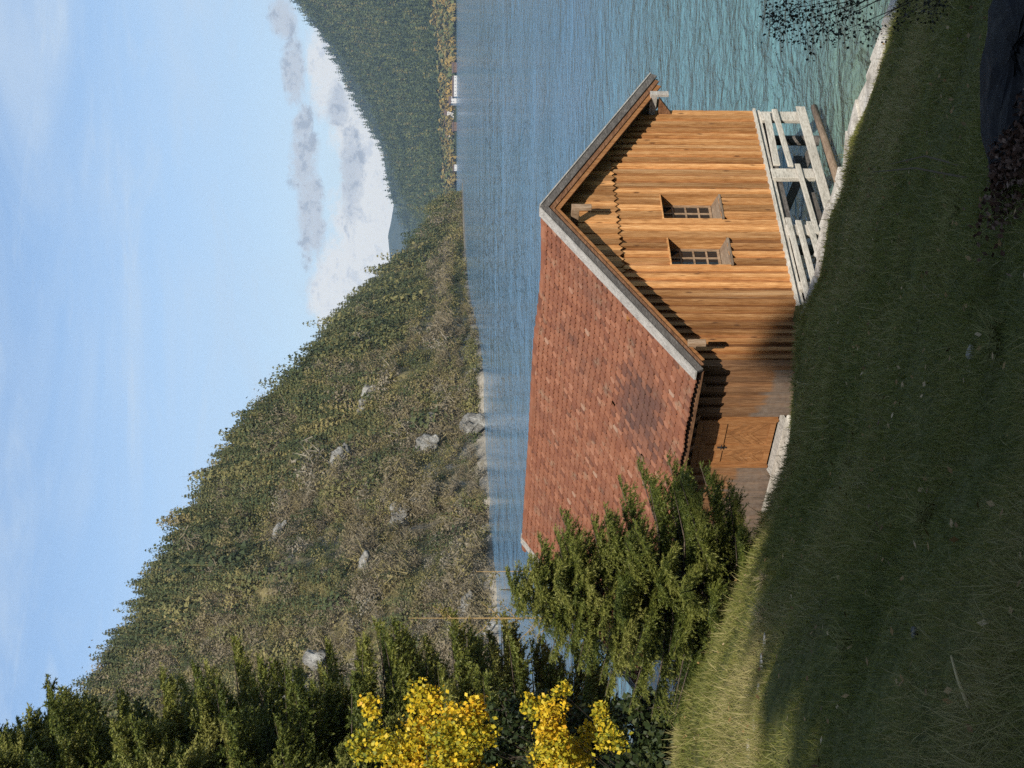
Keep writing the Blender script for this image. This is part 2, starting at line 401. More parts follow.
n_ = 900; d_ = 5 + 19*R.random(n_)**.7; X_ = R.uniform(-40, 800, n_); zc_, dc_ = crest(X_); k_ = d_ < dc_ - .1
d_, X_ = d_[k_], X_[k_]; n_ = len(d_); x_ = (X_ - CX)/F_PX*d_; ct = np.stack([x_, d_, ground_z(x_, d_) + R.uniform(.03, .08, n_)], -1)
a_ = R.normal(0, 1, (n_, 3))*[1, 1, .35]; a_ /= np.linalg.norm(a_, axis=1)[:, None]; b_ = np.cross(a_, R.normal(0, .3, (n_, 3)) + [0, 0, 1]); b_ /= np.linalg.norm(b_, axis=1)[:, None]
V = np.stack([ct - a_*.026, ct + b_*.016, ct + a_*.026, ct - b_*.016], 1).reshape(-1, 3)
M['fallen'] = leafmat('fallen_leaf', [(0, (.07, .035, .015)), (.6, (.20, .12, .04)), (1, (.34, .26, .15))], .8)
tag(npmesh('fallen_leaves', V, np.arange(4*n_).reshape(-1, 4), M['fallen'], tint=np.repeat(np.clip(R.normal(.45, .3, n_), 0, 1), 4)), 'small dry leaves scattered over the grass', 'leaves', kind='stuff')

# ------------------------------------------------------------------ lake
nw = 40
lake = npmesh('lake', [(-9000, -200, 0), (9000, -200, 0), (9000, 9700, 0), (-9000, 9700, 0)], [(0, 1, 2, 3)], M['water'])
tag(lake, 'rippled blue green mountain lake behind the boathouse', 'lake', kind='structure')

# ------------------------------------------------------------------ terrain helpers for hills (height fields)
def ratio(Y): return (452.0 - np.asarray(Y, float)) / F_PX
SH = np.array([(-1400,120),(-600,160),(-200,190),(0,208),(90,228),(192,252),(250,300),(268,292),(347,345),(393,350),(434,409),(459,534),(487,693),(540,905),(577,1000)], float)
SK = np.array([(-1400,-150),(-600,-130),(-200,-60),(0,50),(67,97),(187,167),(277,217),(352,266),(397,313),(462,362),(512,412),(552,443),(577,450)], float)
SLOPE = .75
def lh(X, t):
    """left hill: t=0 shore, t=1 skyline, t>1 behind it -> world points"""
    X = np.asarray(X, float); t = np.asarray(t, float)
    ds = np.interp(X, SH[:,0], SH[:,1]); r = np.clip(ratio(np.interp(X, SK[:,0], SK[:,1])), .002, .5)
    D1 = ds * SLOPE / (SLOPE - r) + 6; H1 = r*D1 + 7.4
    rib = fbm(t*5 + X*.004, X*.022, 4)
    tt = np.clip(t, 0, 1); env = np.sin(np.pi*tt)
    D = ds + (D1 - ds)*t
    D = np.where(t > 1, D1 + (t - 1)*220, D)
    z = H1 * (tt**.92) - .3 + env*rib*H1*.10
    z = z + np.where((t >= 0) & (t < .03), .6, 0)
    z = np.where(t > 1, H1*(1 - .35*(t - 1)) , z)
    z = np.where(t < 0, -.3 + 20*t, z)
    return np.stack([(X - CX)/F_PX*D, D + env*rib*6, z], -1)
gX = np.concatenate([np.linspace(-1400, -100, 60, endpoint=False), np.linspace(-100, 577, 260)])
gt = np.concatenate([[-.2, -.01], np.linspace(0, 1, 90), np.linspace(1.1, 3, 8)])
tt, XX = np.meshgrid(gt, gX)
V = lh(XX, tt).reshape(-1, 3); nx, ny = len(gt), len(gX)
def gridF(nx, ny):
    ii = (np.arange(ny-1)[:, None]*nx + np.arange(nx-1)[None, :]).ravel()
    return np.stack([ii, ii+1, ii+1+nx, ii+nx], -1)
tag(npmesh('hillside', V, gridF(nx, ny)[:, ::-1], M['hill'], smooth=True), 'steep scrubby mountainside running down to the lake on the left', 'hillside', kind='structure')

def far_hill(name, sky, d0, d1, mat, label, X0, X1, amp=.04, seed=0, lf=1.0):
    sky = np.array(sky, float)
    gX = np.linspace(X0, X1, 220); gt = np.concatenate([np.linspace(-.02, 1, 50), np.linspace(1.15, 2, 5)])
    def pos(X, t):
        r = ratio(np.interp(X, sky[:,0], sky[:,1])); H1 = np.maximum(r*d1 + 7.4, 9)
        tt = np.clip(t, 0, 1); rib = fbm(t*3 + seed, X*.02*lf + seed, 4)
        D = d0 + (d1 - d0)*t; env = np.sin(np.pi*tt)
        z = H1*tt**1.15 + env*rib*H1*amp*2 - .5
        z = np.where(t > 1, H1*(1 - .4*(t - 1)), z); z = np.where(t < 0, -.5 + t*100, z)
        return np.stack([(X - CX)/F_PX*D, D + env*rib*(d1 - d0)*.1, z], -1)
    tt, XX = np.meshgrid(gt, gX)
    o = npmesh(name, pos(XX, tt).reshape(-1, 3), gridF(len(gt), len(gX))[:, ::-1], mat, smooth=True)
    tag(o, label, 'mountain', kind='structure'); return pos
F1 = far_hill('forested_mountain', [(380,452),(500,448),(535,440),(545,430),(549,424),(560,416),(579,408),(599,401),(617,396),(640,388),(667,376),(717,345),(767,305),(900,200),(1200,40),(1700,-60)], 2430, 3100, M['farhill'], 'dark forested mountain across the lake on the right', 380, 1700, .05, 3)
F2 = far_hill('distant_ridge', [(380,430),(480,412),(500,411),(520,411),(540,409),(555,402),(567,396),(584,392),(607,389),(640,373),(667,358),(717,333),(767,297),(900,190),(1200,30),(1700,-80)], 3700, 4700, M['farhill'], 'hazy blue green ridge behind the forested mountain', 380, 1700, .05, 11)
F3 = far_hill('blue_mountain', [(100,430),(300,410),(400,400),(460,395),(500,391),(532,388),(545,391),(563,394),(600,385),(660,380),(760,390),(900,420)], 7600, 8600, M['farhill'], 'distant blue mountain below the clouds in the valley gap', 100, 900, .09, 21, 2)

# sandy spit and the pale shore strip
sp = [px(585, 462.9, 1004), px(577, 463.2, 985), px(545, 464.8, 860), px(520, 465.6, 800), px(508, 466.3, 760), px(520, 464.4, 900), px(548, 463.2, 985)]
mb = MB(); mb.prism([(p[0], p[1], -.6) for p in sp][::-1], (0, 0, 1.3)); 
tag(mb.build('sand_spit', M['shingle']), 'pale gravel spit at the tip of the wooded point', 'shore', kind='structure')
Xs = np.linspace(-60, 570, 160); ds = np.interp(Xs, SH[:,0], SH[:,1]) 
wob = R.uniform(.6, 1.5, len(Xs))
A = np.stack([(Xs - CX)/F_PX*(ds - 3.0*wob), ds - 3.0*wob, np.full(len(Xs), -.3)], -1); B = np.stack([(Xs - CX)/F_PX*(ds + 1), ds + 1, .9 + .9*wob], -1)
C2 = np.stack([(Xs - CX)/F_PX*(ds + 4), ds + 4, .6 + .9*wob], -1)
V = np.stack([A, B, C2], 1).reshape(-1, 3); k = np.arange(len(Xs)-1)*3
tag(npmesh('shore', V, np.concatenate([np.stack([k, k+3, k+4, k+1], -1), np.stack([k+1, k+4, k+5, k+2], -1)]), M['shingle']), 'narrow pale gravel shoreline at the foot of the mountainside', 'shore', kind='structure')

# ------------------------------------------------------------------ small vegetation prototypes (arrays)
def p_leafy(n, seed, flat=1.0, size=.28):
    r = np.random.default_rng(seed)
    c = r.normal(0, 1, (9, 3)); c /= np.linalg.norm(c, axis=1)[:, None]; c *= r.uniform(.25, .62, (9, 1)); c[:, 2] = np.abs(c[:, 2])*flat + .3
    p = c[r.integers(0, 9, n)] + r.normal(0, .2, (n, 3)); p[:, 2] = np.maximum(p[:, 2], .02)
    nrm = p - np.array([0, 0, .35]); nrm /= np.linalg.norm(nrm, axis=1)[:, None]; nrm += r.normal(0, .38, (n, 3)); nrm[:, 2] += .15; nrm /= np.linalg.norm(nrm, axis=1)[:, None]
    a = np.cross(nrm, r.normal(0, 1, (n, 3))); a /= np.linalg.norm(a, axis=1)[:, None]; b = np.cross(nrm, a); sz = size*r.uniform(.6, 1.25, (n, 1))
    V = np.stack([p - a*sz*.6, p + a*sz*.6, p + b*sz], 1).reshape(-1, 3)
    return V, np.arange(3*n).reshape(-1, 3), np.repeat(r.normal(0, .028, n), 3)
def p_brush(n, seed):
    r = np.random.default_rng(seed)
    b = r.normal(0, .26, (n, 3)); b[:, 2] = r.uniform(0, .5, n)
    d = r.normal(0, .55, (n, 3)); d[:, 2] = np.abs(d[:, 2])*.5 + .35; d /= np.linalg.norm(d, axis=1)[:, None]
    L = r.uniform(.22, .5, n)[:, None]; w = np.cross(d, r.normal(0, 1, (n, 3))); w /= np.linalg.norm(w, axis=1)[:, None]
    V = np.stack([b - w*.016, b + w*.016, b + d*L + w*.015], 1).reshape(-1, 3)
    V2, F2_, t2 = p_leafy(n, seed + 5, .9, .07)
    return np.concatenate([V, V2]), np.concatenate([np.arange(3*n).reshape(-1, 3), F2_ + 3*n]), np.concatenate([np.repeat(r.normal(0, .04, n), 3), t2])
def p_conifer(tiers, per, seed, wid=.24, start=.08, droop=.10, fs=.05):
    """cone of small foliage faces in ragged whorls"""
    r = np.random.default_rng(seed); n = tiers*per*2
    q = 1 - r.random(n)**.68; q = np.where(r.random(n) < .7, np.round(q*tiers)/tiers + r.normal(0, .012, n), q)
    q = np.clip(q, 0, 1); a = r.uniform(0, 6.283, n); lob = 1 + .35*np.sin(a*2 + r.uniform(0, 6)) + .2*np.sin(a*3 + q*20)
    rr = wid*(1 - q)**.8*np.sqrt(r.uniform(.12, 1, n))*lob + .012
    p = np.stack([np.cos(a)*rr, np.sin(a)*rr, start + (1 - start)*q - droop*rr], -1)
    nr = np.stack([np.cos(a), np.sin(a), np.full(n, .45)], -1) + r.normal(0, .40, (n, 3)); nr /= np.linalg.norm(nr, axis=1)[:, None]
    w = np.cross(nr, r.normal(0, 1, (n, 3))); w /= np.linalg.norm(w, axis=1)[:, None]; o = np.cross(nr, w); o *= -np.sign(o[:, 2:3]); s_ = (fs*r.uniform(.6, 1.3, n)*(1.15 - .6*q))[:, None]
    V = np.stack([p - w*s_*.5 - o*s_*.3, p + w*s_*.5 - o*s_*.3, p + o*s_], 1).reshape(-1, 3)
    T = np.array([[(-.012, 0, -.05), (.012, 0, -.05), (0, 0, 1.03)], [(0, -.012, -.05), (0, .012, -.05), (0, 0, 1.03)]]).reshape(-1, 3)
    V = np.concatenate([V, T]); return V, np.arange(len(V)).reshape(-1, 3), np.concatenate([np.repeat(r.normal(0, .035, n), 3), np.full(6, .2)])
def merge(protos, which, pos, size, rot, base, hs=None):
    Vs, Fs, Ts = [], [], []; o = 0
    for k, (pv, pf, pt) in enumerate(protos):
        i = np.where(which == k)[0]
        if not len(i): continue
        c, s = np.cos(rot[i])[:, None], np.sin(rot[i])[:, None]; sz = size[i][:, None]
        hz = sz if hs is None else hs[i][:, None]
        x = pv[:, 0]*c - pv[:, 1]*s; y = pv[:, 0]*s + pv[:, 1]*c; z = np.broadcast_to(pv[:, 2], x.shape)
        V = np.stack([x*sz + pos[i][:, :1], y*sz + pos[i][:, 1:2], z*hz + pos[i][:, 2:3]], -1).reshape(-1, 3)
        F = (pf[None] + (np.arange(len(i))*len(pv))[:, None, None]).reshape(-1, 3) + o
        Ts.append(np.clip(base[i][:, None] + pt[None], 0, 1).ravel()); Vs.append(V); Fs.append(F); o += len(V)
    return np.concatenate(Vs), np.concatenate(Fs), np.concatenate(Ts)

# --- left mountainside scrub
PROT = [p_leafy(300, s, 1.0, .082) for s in (1, 2, 3)] + [p_brush(150, s) for s in (11, 12, 13)] + [p_conifer(10, 15, s, .27) for s in (21, 22, 23)]
N = 12000
X = R.uniform(-90, 572, N); t = R.random(N)**.9
ds_ = np.interp(X, SH[:,0], SH[:,1]); keep = R.random(N) < np.clip(ds_/330, .45, 1)
X, t = X[keep], t[keep]; N = len(X)
P = lh(X, t)
band = fbm(t*9 + X*.006, X*.018 + 5, 4); band2 = fbm(t*22 + X*.01, X*.03 + 50, 3)
pc = 1/(1 + np.exp(-(t - .78 + .30*band + .22*(X > 400) - .2*(X < 150))*11))
u = R.random(N)
kind = np.where(u < pc*.85 + .10, 2, np.where(band2*1.6 + band*.9 + R.normal(0, .16, N) > .02, 0, 1))
rocky = fbm(t*13 + X*.010 + 90, X*.010 + 70, 4) > .27
keep = ~(rocky & (t < .8) & (R.random(N) < .8)); X, t, P, kind, band, band2 = X[keep], t[keep], P[keep], kind[keep], band[keep], band2[keep]; N = len(X)
which = np.where(kind == 0, R.integers(0, 3, N), np.where(kind == 1, R.integers(3, 6, N), R.integers(6, 9, N)))
size = np.where(kind == 2, R.uniform(5, 9.5, N), np.where(kind == 1, R.uniform(2.6, 5.2, N), R.uniform(1.6, 3.6, N)))
size = size*np.exp(R.normal(0, .32, N))*np.clip(.82 + .3*(P[:, 1] - 250)/300, .75, 1.35)
base = np.where(kind == 0, np.clip(R.normal(.34, .11, N) + .08*band, .1, .5), np.where(kind == 1, R.normal(.66, .13, N) + .12*band2, R.normal(.24, .09, N) + .06*band))
base = np.clip(base, 0, 1)
P[:, 2] -= .15*size
V, Fc, T = merge(PROT, which, P, size, R.uniform(0, 6.28, N), base, size*np.where(kind == 2, 1.0, .85))
tag(npmesh('hillside_scrub', V, Fc, M['scrub'], tint=T), 'mixed bare brush, ochre shrubs and small conifers covering the mountainside', 'scrub', kind='stuff')

# --- individual pines along the skyline and standing out of the scrub
def proto_obj(name, arr, mat, tint):
    V, F, T = arr
    return npmesh(name, V, F, mat, tint=np.clip(T + tint, 0, 1))
skp = [proto_obj('hill_pine', p_conifer(9, 34, 40 + i, .21, .16), M['pine'], .26 + .09*i) for i in range(4)]
used = [0]*4
def put(protos, used, p, size, hz, label, cat, group):
    k = random.randrange(len(protos)); o = protos[k] if not used[k] else protos[k].copy()
    if used[k]: COL.objects.link(o)
    used[k] += 1; o.location = p; o.scale = (size, size, hz); o.rotation_euler = (random.uniform(-.06, .06), random.uniform(-.06, .06), random.uniform(0, 6.28))
    tag(o, label, cat, group); return o
for X in np.sort(np.concatenate([R.uniform(66, 560, 170), R.uniform(200, 480, 90)])):
    p = lh(X, R.uniform(.93, 1.03)); d = p[1]; h = R.uniform(6, 11)*np.clip(.75 + .35*(d - 300)/300, .7, 1.25)
    if X > 500: h *= .75
    put(skp, used, p - [0, 0, .4], h*R.uniform(.8, 1.15), h, 'small pine on the skyline ridge of the left mountainside', 'pine', 'pines along the mountainside skyline')
grp = [proto_obj('hill_conifer', p_conifer(11, 26, 60 + i, .28, .04), M['pine'], .12 + .1*i) for i in range(3)]; used = [0]*3
for i in range(90):
    X = R.uniform(40, 540); t = R.uniform(.08, .85); p = lh(X, t); h = R.uniform(5, 8.5)*np.clip(.8 + .3*(p[1] - 300)/300, .75, 1.2)
    put(grp, used, p - [0, 0, .5], h*1.1, h, 'dark green conifer standing out of the scrub on the mountainside', 'conifer', 'dark conifers dotted over the mountainside')
bare = [proto_obj('bare_bush', p_brush(260, 80 + i), M['scrub'], .72 + .1*i) for i in range(3)]; used = [0]*3
for i in range(110):
    X = R.uniform(60, 460); t = R.uniform(.01, .5)**1.3; p = lh(X, t); h = R.uniform(3.2, 5.2)*np.clip(.85 + .3*(p[1] - 300)/300, .8, 1.2)
    put(bare, used, p - [0, 0, .4], h, h*.95, 'leafless grey bush on the lower slope above the lake', 'bush', 'bare bushes on the lower mountainside')
gold = [proto_obj('golden_bush', p_leafy(420, 90 + i, 1., .075), M['scrub'], .37 + .04*i) for i in range(3)]; used = [0]*3
for i in range(90):
    X = R.uniform(60, 500); t = R.uniform(.02, .75); p = lh(X, t); h = R.uniform(2, 3.8)*np.clip(.85 + .3*(p[1] - 300)/300, .8, 1.2)
    put(gold, used, p - [0, 0, .4], h, h*.95, 'ochre leaved autumn bush growing on the mountainside', 'bush', 'ochre bushes on the mountainside')

# --- pale rock outcrops
def rock_mesh(seed, n=10, flat=.7):
    r = np.random.default_rng(seed)
    th = np.linspace(0, np.pi, n); ph = np.linspace(0, 2*np.pi, 2*n, endpoint=False); tt, pp = np.meshgrid(th, ph, indexing='ij')
    d = np.stack([np.sin(tt)*np.cos(pp), np.sin(tt)*np.sin(pp), np.cos(tt)], -1).reshape(-1, 3)
    rad = np.ones(len(d))
    for k in range(14):
        nrm = r.normal(0, 1, 3); nrm /= np.linalg.norm(nrm); c = r.uniform(.6, .9); q = d @ nrm
        rad = np.where(q > 1e-3, np.minimum(rad, c/np.maximum(q, 1e-3)), rad)
    V = d*rad[:, None]; V[:, 2] *= flat; V += r.normal(0, .015, V.shape)
    m2 = 2*n; F = [(i*m2 + k, (i+1)*m2 + k, (i+1)*m2 + (k+1) % m2, i*m2 + (k+1) % m2) for i in range(n-1) for k in range(m2)]
    return V, np.array(F)
OUT = [(325, 468, .02, 3.6, 'grey rock cliff by the water at the foot of the mountainside', 1.1), (318, 440, .14, 2.2, 'pale crag just above the shore cliff', 1.2), (262, 420, .2, 2.6, 'white rock outcrop above the shore left of the roof ridge', .8),
       (300, 340, .48, 3.0, 'long pale slab half way up the mountainside', .55), (340, 435, .17, 1.6, 'small pale boulder by the crag above the shore', .8), (90, 345, .35, 3.4, 'white rock face just above the tall spruces', 1.0), (120, 490, .02, 2.2, 'grey shore rock near the left end of the far bank', .8),
       (150, 478, .05, 1.8, 'low pale rock on the far bank behind the saplings', .7), (230, 300, .62, 2.2, 'pale streak of rock high on the mountainside', .5), (370, 330, .5, 2.4, 'pale ledge in the upper scrub on the right', .5), (392, 462, .06, 1.8, 'light rock on the shore beyond the cliff', .8), (200, 400, .3, 1.8, 'broken pale rock in the lower scrub', .6)]
for i, (X, Y, t, s_, lab, fl) in enumerate(OUT):
    p = lh(X, t); Vs, Fs, b_ = [], [], 0
    for k in range(7):
        V, F = rock_mesh(100 + i*10 + k, 13, fl); q_ = s_*R.uniform(.45, .95)
        V = V*[q_*1.25, q_*.7, q_*1.2] + [R.uniform(-1.5, 1.5)*s_, R.uniform(-.2, .3)*s_, R.uniform(-.5, .9)*s_*fl]
        V += .42*q_*np.stack([fbm(V[:, 0]*1.1 + i, V[:, 2]*1.1), fbm(V[:, 1]*1.1, V[:, 0]*1.1 + i), fbm(V[:, 2]*1.1 + i, V[:, 0]*1.1)], -1)
        Vs.append(V); Fs.append(F + b_); b_ += len(V)
    V = np.concatenate(Vs); F = np.concatenate(Fs)
    o = npmesh('rock_outcrop', V, F, M['rock'], loc=p + ([0, .35*s_, -.15*s_] if Y > 460 else [0, -.6*s_, .5*s_])); o.rotation_euler = (-.45, .35, R.uniform(-.5, .5)); tag(o, lab, 'rock', 'rock outcrops on the mountainside')

# --- forest on the far mountains
def forest(name, pos, X0, X1, n, hr, tmax, base_mu, label, mat):
    X = R.uniform(X0, X1, n); t = R.random(n)**.8*tmax + .006; P = pos(X, t)
    pr = [p_conifer(5, 3, s, .24, .05, .1, .17) for s in (31, 32, 33)] + [p_leafy(26, 34, 1.0, .42)]
    vil = (t < .035) & (X > 612) & (X < 692); X, t, P = X[~vil], t[~vil], P[~vil]; n = len(X); dec = R.random(n) < np.where(t < .13, np.clip(.75, 0, 1), .006)
    which = np.where(dec, 3, R.integers(0, 3, n)); h = R.uniform(*hr, n); h = np.where(dec, h*.62, h)
    nb = fbm(P[:, 0]*.004, P[:, 1]*.004 + t*6, 4)
    base = np.where(dec, R.uniform(.7, 1, n), np.clip(R.normal(base_mu, .26, n) + .35*nb, 0, .85)); P[:, 2] -= .6
    V, Fc, T = merge(pr, which, P, h, R.uniform(0, 6.28, n), base)
    return tag(npmesh(name, V, Fc, mat, tint=T), label, 'forest', kind='stuff')
forest('far_forest', F1, 470, 800, 11000, (14, 26), 1.01, .38, 'dense conifer forest covering the mountain across the lake', M['farforest'])
forest('ridge_forest', F2, 470, 800, 4500, (18, 34), 1.01, .35, 'hazy conifer forest on the ridge behind', M['farforest'])
aut = [proto_obj('autumn_tree', p_leafy(60, 120 + i, 1.1, .36), M['fartree'], .45 + .2*i) for i in range(3)]; used = [0]*3
for i in range(120):
    X = R.uniform(560, 790); t = R.uniform(.004, .11); X = X if not (612 < X < 692 and t < .03) else X + 90; p = F1(X, t); h = R.uniform(8, 14)
    put(aut, used, p - [0, 0, .6], h, h*1.15, 'orange autumn tree along the far shore near the village', 'tree', 'autumn trees along the far shore')

# --- village on the far shore
def house(X, Yb, d, w, dp, h, roof, label, rz, name='house', mat='plaster'):
    p = px(X, Yb, d); e = empty(name, (p[0], p[1], p[2]), rz); tag(e, label, 'building', 'buildings on the far shore')
    b = MB(); b.prism([(-w/2, -dp/2, -3), (w/2, -dp/2, -3), (w/2, -dp/2, h), (-w/2, -dp/2, h)], (0, dp, 0)); b.build('wall', M[mat], e)
    r_ = MB(); o = .8
    r_.prism([(-w/2 - o, -dp/2 - o, h), (-w/2 - o, dp/2 + o, h), (-w/2 - o, 0, h + roof)], (w + 2*o, 0, 0)); r_.build('roof', M['houseroof'], e)
    wd = MB(); nwi = max(2, int(w/5)); nf = max(1, int(h/3))
    for k in range(nwi):
        for f_ in range(nf):
            x = -w/2 + (k + .5)*w/nwi; wd.box((x - .6, -dp/2 - .06, .9 + f_*3), (x + .6, -dp/2 + .05, 2.3 + f_*3))
    wd.build('window', M['glass'], e)
house(681, 456.2, 2390, 34, 12, 4.2, 2.5, 'long low white boathouse at the water on the far shore', .05)
house(650, 452.8, 2470, 26, 14, 10, 4.5, 'largest white hotel block of the far village', .1)
house(630, 453.0, 2475, 24, 12, 8, 4.5, 'white house with dark roof left of the far hotel', -.1)
house(641, 456.0, 2400, 14, 9, 4, 2.5, 'small brown wooden hut on the shore below the far hotel', 0, mat='housewood')
house(667, 454.6, 2430, 12, 10, 6, 4, 'small white house between the far hotel and the long boathouse', .2)
house(700, 456.0, 2400, 16, 9, 4, 2.5, 'brown wooden shed right of the long low boathouse on the far shore', 0, mat='housewood')
house(600, 456.1, 2400, 10, 8, 3.5, 2, 'tiny white hut on the shore between village and wooded point', 0)
house(562, 446.5, 2350, 15, 12, 8, 5, 'lone white house among orange trees above the wooded point', .3)
house(556, 445.0, 2380, 9, 9, 6, 4, 'smaller white house beside the lone house above the wooded point', -.2)

# ------------------------------------------------------------------ BOATHOUSE
HUT = empty('boathouse', (HO[0], HO[1], 0), math.pi/2 - TH)
tag(HUT, 'wooden boathouse of honey brown larch boards with red tiled gable roof beside the lake', 'boathouse')
HW, ZR, TANP, OV, LEN = 3.47, 5.72, 2.34/4.0, .5, 9.1   # half width, ridge, pitch, gable overhang, length
def zroof(x): return ZR - abs(x)*TANP                    # top of roof deck
WIN = [(.19, .92, 2.42, 3.52), (-1.06, -.30, 2.41, 3.50)]  # x0, x1, z0, z1
UP = 4.36                                                # bottom of the upper gable panel
ZS = 1.44
# gable boards, lower field with window holes
g = MB(); gm = []
edges = [-HW]; 
while edges[-1] < HW - .13: edges.append(edges[-1] + (random.uniform(.11, .15) if len(edges) % 2 else random.uniform(.055, .075)))
edges[-1] = HW
for wx0, wx1, _, _ in WIN:
    for v in (wx0, wx1): edges = [e for e in edges if abs(e - v) > .06] + [v]
edges = sorted(edges)
for i in range(len(edges) - 1):
    x0, x1 = edges[i], edges[i+1]; pr = .060 if i % 2 else .004
    pr += random.uniform(-.004, .006)
    zb = 1.40 + random.uniform(-.02, 0); 
    segs = [(zb, None)]
    for wx0, wx1, wz0, wz1 in WIN:
        if x0 >= wx0 - .01 and x1 <= wx1 + .01: segs = [(zb, wz0), (wz1, None)]
    a0 = x0 - (.012 if i % 2 else 0); a1 = x1 + (.012 if i % 2 else 0)
    if any(abs(a0 + .012 - w[k]) < .001 for w in WIN for k in (0, 1)): a0 = x0
    if any(abs(a1 - .012 - w[k]) < .001 for w in WIN for k in (0, 1)): a1 = x1
    if i == 0: zb -= .0
    for (z0, z1) in segs:
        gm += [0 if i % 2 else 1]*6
        za = min(zroof(a0) - .10, UP + .12) if z1 is None else z1; zbb = min(zroof(a1) - .10, UP + .12) if z1 is None else z1
        g.prism([(a0, -pr, z0), (a1, -pr, z0), (a1, -pr, zbb), (a0, -pr, za)], (0, .05 + pr, 0))
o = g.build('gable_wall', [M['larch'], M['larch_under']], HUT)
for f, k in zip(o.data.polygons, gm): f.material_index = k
# upper gable panel with scalloped lower edge
g = MB(); x = -2.5; i = 0
while x < 2.5:
    w = .15; x1 = x + w - .004; pr = .090 + (.020 if i % 2 else 0) + random.uniform(0, .003)
    c = (x + x1)/2
    bot = [(x, UP + .035), (x + w*.2, UP + .008), (c, UP - .035), (x1 - w*.2, UP + .008), (x1, UP + .035)]
    poly = [(a, -pr, z) for a, z in bot] + [(x1, -pr, max(zroof(x1) - .08, UP + .04)), (x, -pr, max(zroof(x) - .08, UP + .04))]
    if abs(c) < .1: poly = poly[:-1] + [(c, -pr, ZR - .07)] + poly[-1:]
    g.prism(poly, (0, .026, 0)); x += w; i += 1
g.build('gable_panel', M['larch'], HUT)
# side walls, rear wall
def boards_wall(name, xw, sgn, y0, y1, z0, z1, mat, hole=None, zb=None):
    b = MB(); y = y0; i = 0
    while y < y1 - .03:
        w = random.uniform(.085, .10) if i % 2 else random.uniform(.15, .19); yn = min(y + w, y1); pr = .060 if i % 2 else .006
        e = .02 if i % 2 else 0
        segs = [(z0 if zb is None else zb(y), z1)]
        if hole and yn > hole[0] and y < hole[1]: segs = [(hole[2], z1)] if hole[2] < z1 - .05 else []
        for a, c in segs:
            xa, xb = sorted((xw + sgn*pr, xw - sgn*.03)); b.box((xa, y - e, a), (xb, yn + e, c))
        y = yn; i += 1
    return b.build(name, mat, HUT)
DOOR = (1.32, 2.62, 3.0)
boards_wall('side_wall', -HW, -1, .06, LEN, 1.45, 3.55, M['larch_painted_shade'], hole=(DOOR[0], DOOR[1], DOOR[2] + .12))
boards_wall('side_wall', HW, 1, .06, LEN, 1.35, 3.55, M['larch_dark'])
b = MB(); x = -HW
while x < HW:
    b.prism([(x, LEN, 1.3), (x + .195, LEN, 1.3), (x + .195, LEN, min(zroof(x + .195), zroof(x)) - .1), (x, LEN, min(zroof(x), zroof(x + .195)) - .1)], (0, .04, 0)); x += .2
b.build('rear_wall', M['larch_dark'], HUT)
b = MB(); b.box((-HW - .045, -.045, 1.3), (-HW + .10, .05, 3.5)); b.build('corner_post', M['larch_dark'], HUT)
b = MB(); b.box((HW - .10, -.044, 1.38), (HW + .045, .05, 3.5)); b.build('corner_post', M['larch'], HUT)
# sill: two bleached edge strips under the boards, beam, floor
b = MB(); b.box((-HW - .05, -.105, 1.345), (HW + .05, .0, 1.395)); b.box((-HW - .05, -.05, 1.25), (HW + .06, -.005, 1.315)); b.build('sill_board', M['bleached'], HUT)
b = MB(); b.box((-HW, .02, 1.1), (HW, .26, 1.34)); b.box((-HW + .02, .27, 1.12), (-HW + .24, LEN, 1.33)); b.box((HW - .24, .27, 1.12), (HW - .02, LEN, 1.33))
for yy in (3, 6): b.box((-HW + .25, yy, 1.12), (HW - .25, yy + .2, 1.33))
b.build('floor_beam', M['greydark'], HUT)
b = MB(); b.box((-HW + .05, .3, 1.335), (HW - .05, LEN - .05, 1.40)); b.build('floor', M['greydark'], HUT)
for (x, y) in ((HW - .2, .5), (0.1, .6), (HW - .2, 4.5), (HW - .2, LEN - .4), (.2, 4.6), (.2, LEN - .4), (-1.9, .8)):
    b = MB(); b.tube([(x, y, -1.5), (x, y, 1.12)], [.11, .10], 10); b.build('pile', M['greydark'], HUT)
b = MB(); b.bar((HW - .3, .75, .15), (1.0, .75, 1.1), .16, .1); b.build('brace', M['greydark'], HUT)
b = MB(); b.bar((-1.9, .95, .1), (HW - .2, .95, .35), .18, .12); b.build('brace', M['greydark'], HUT)

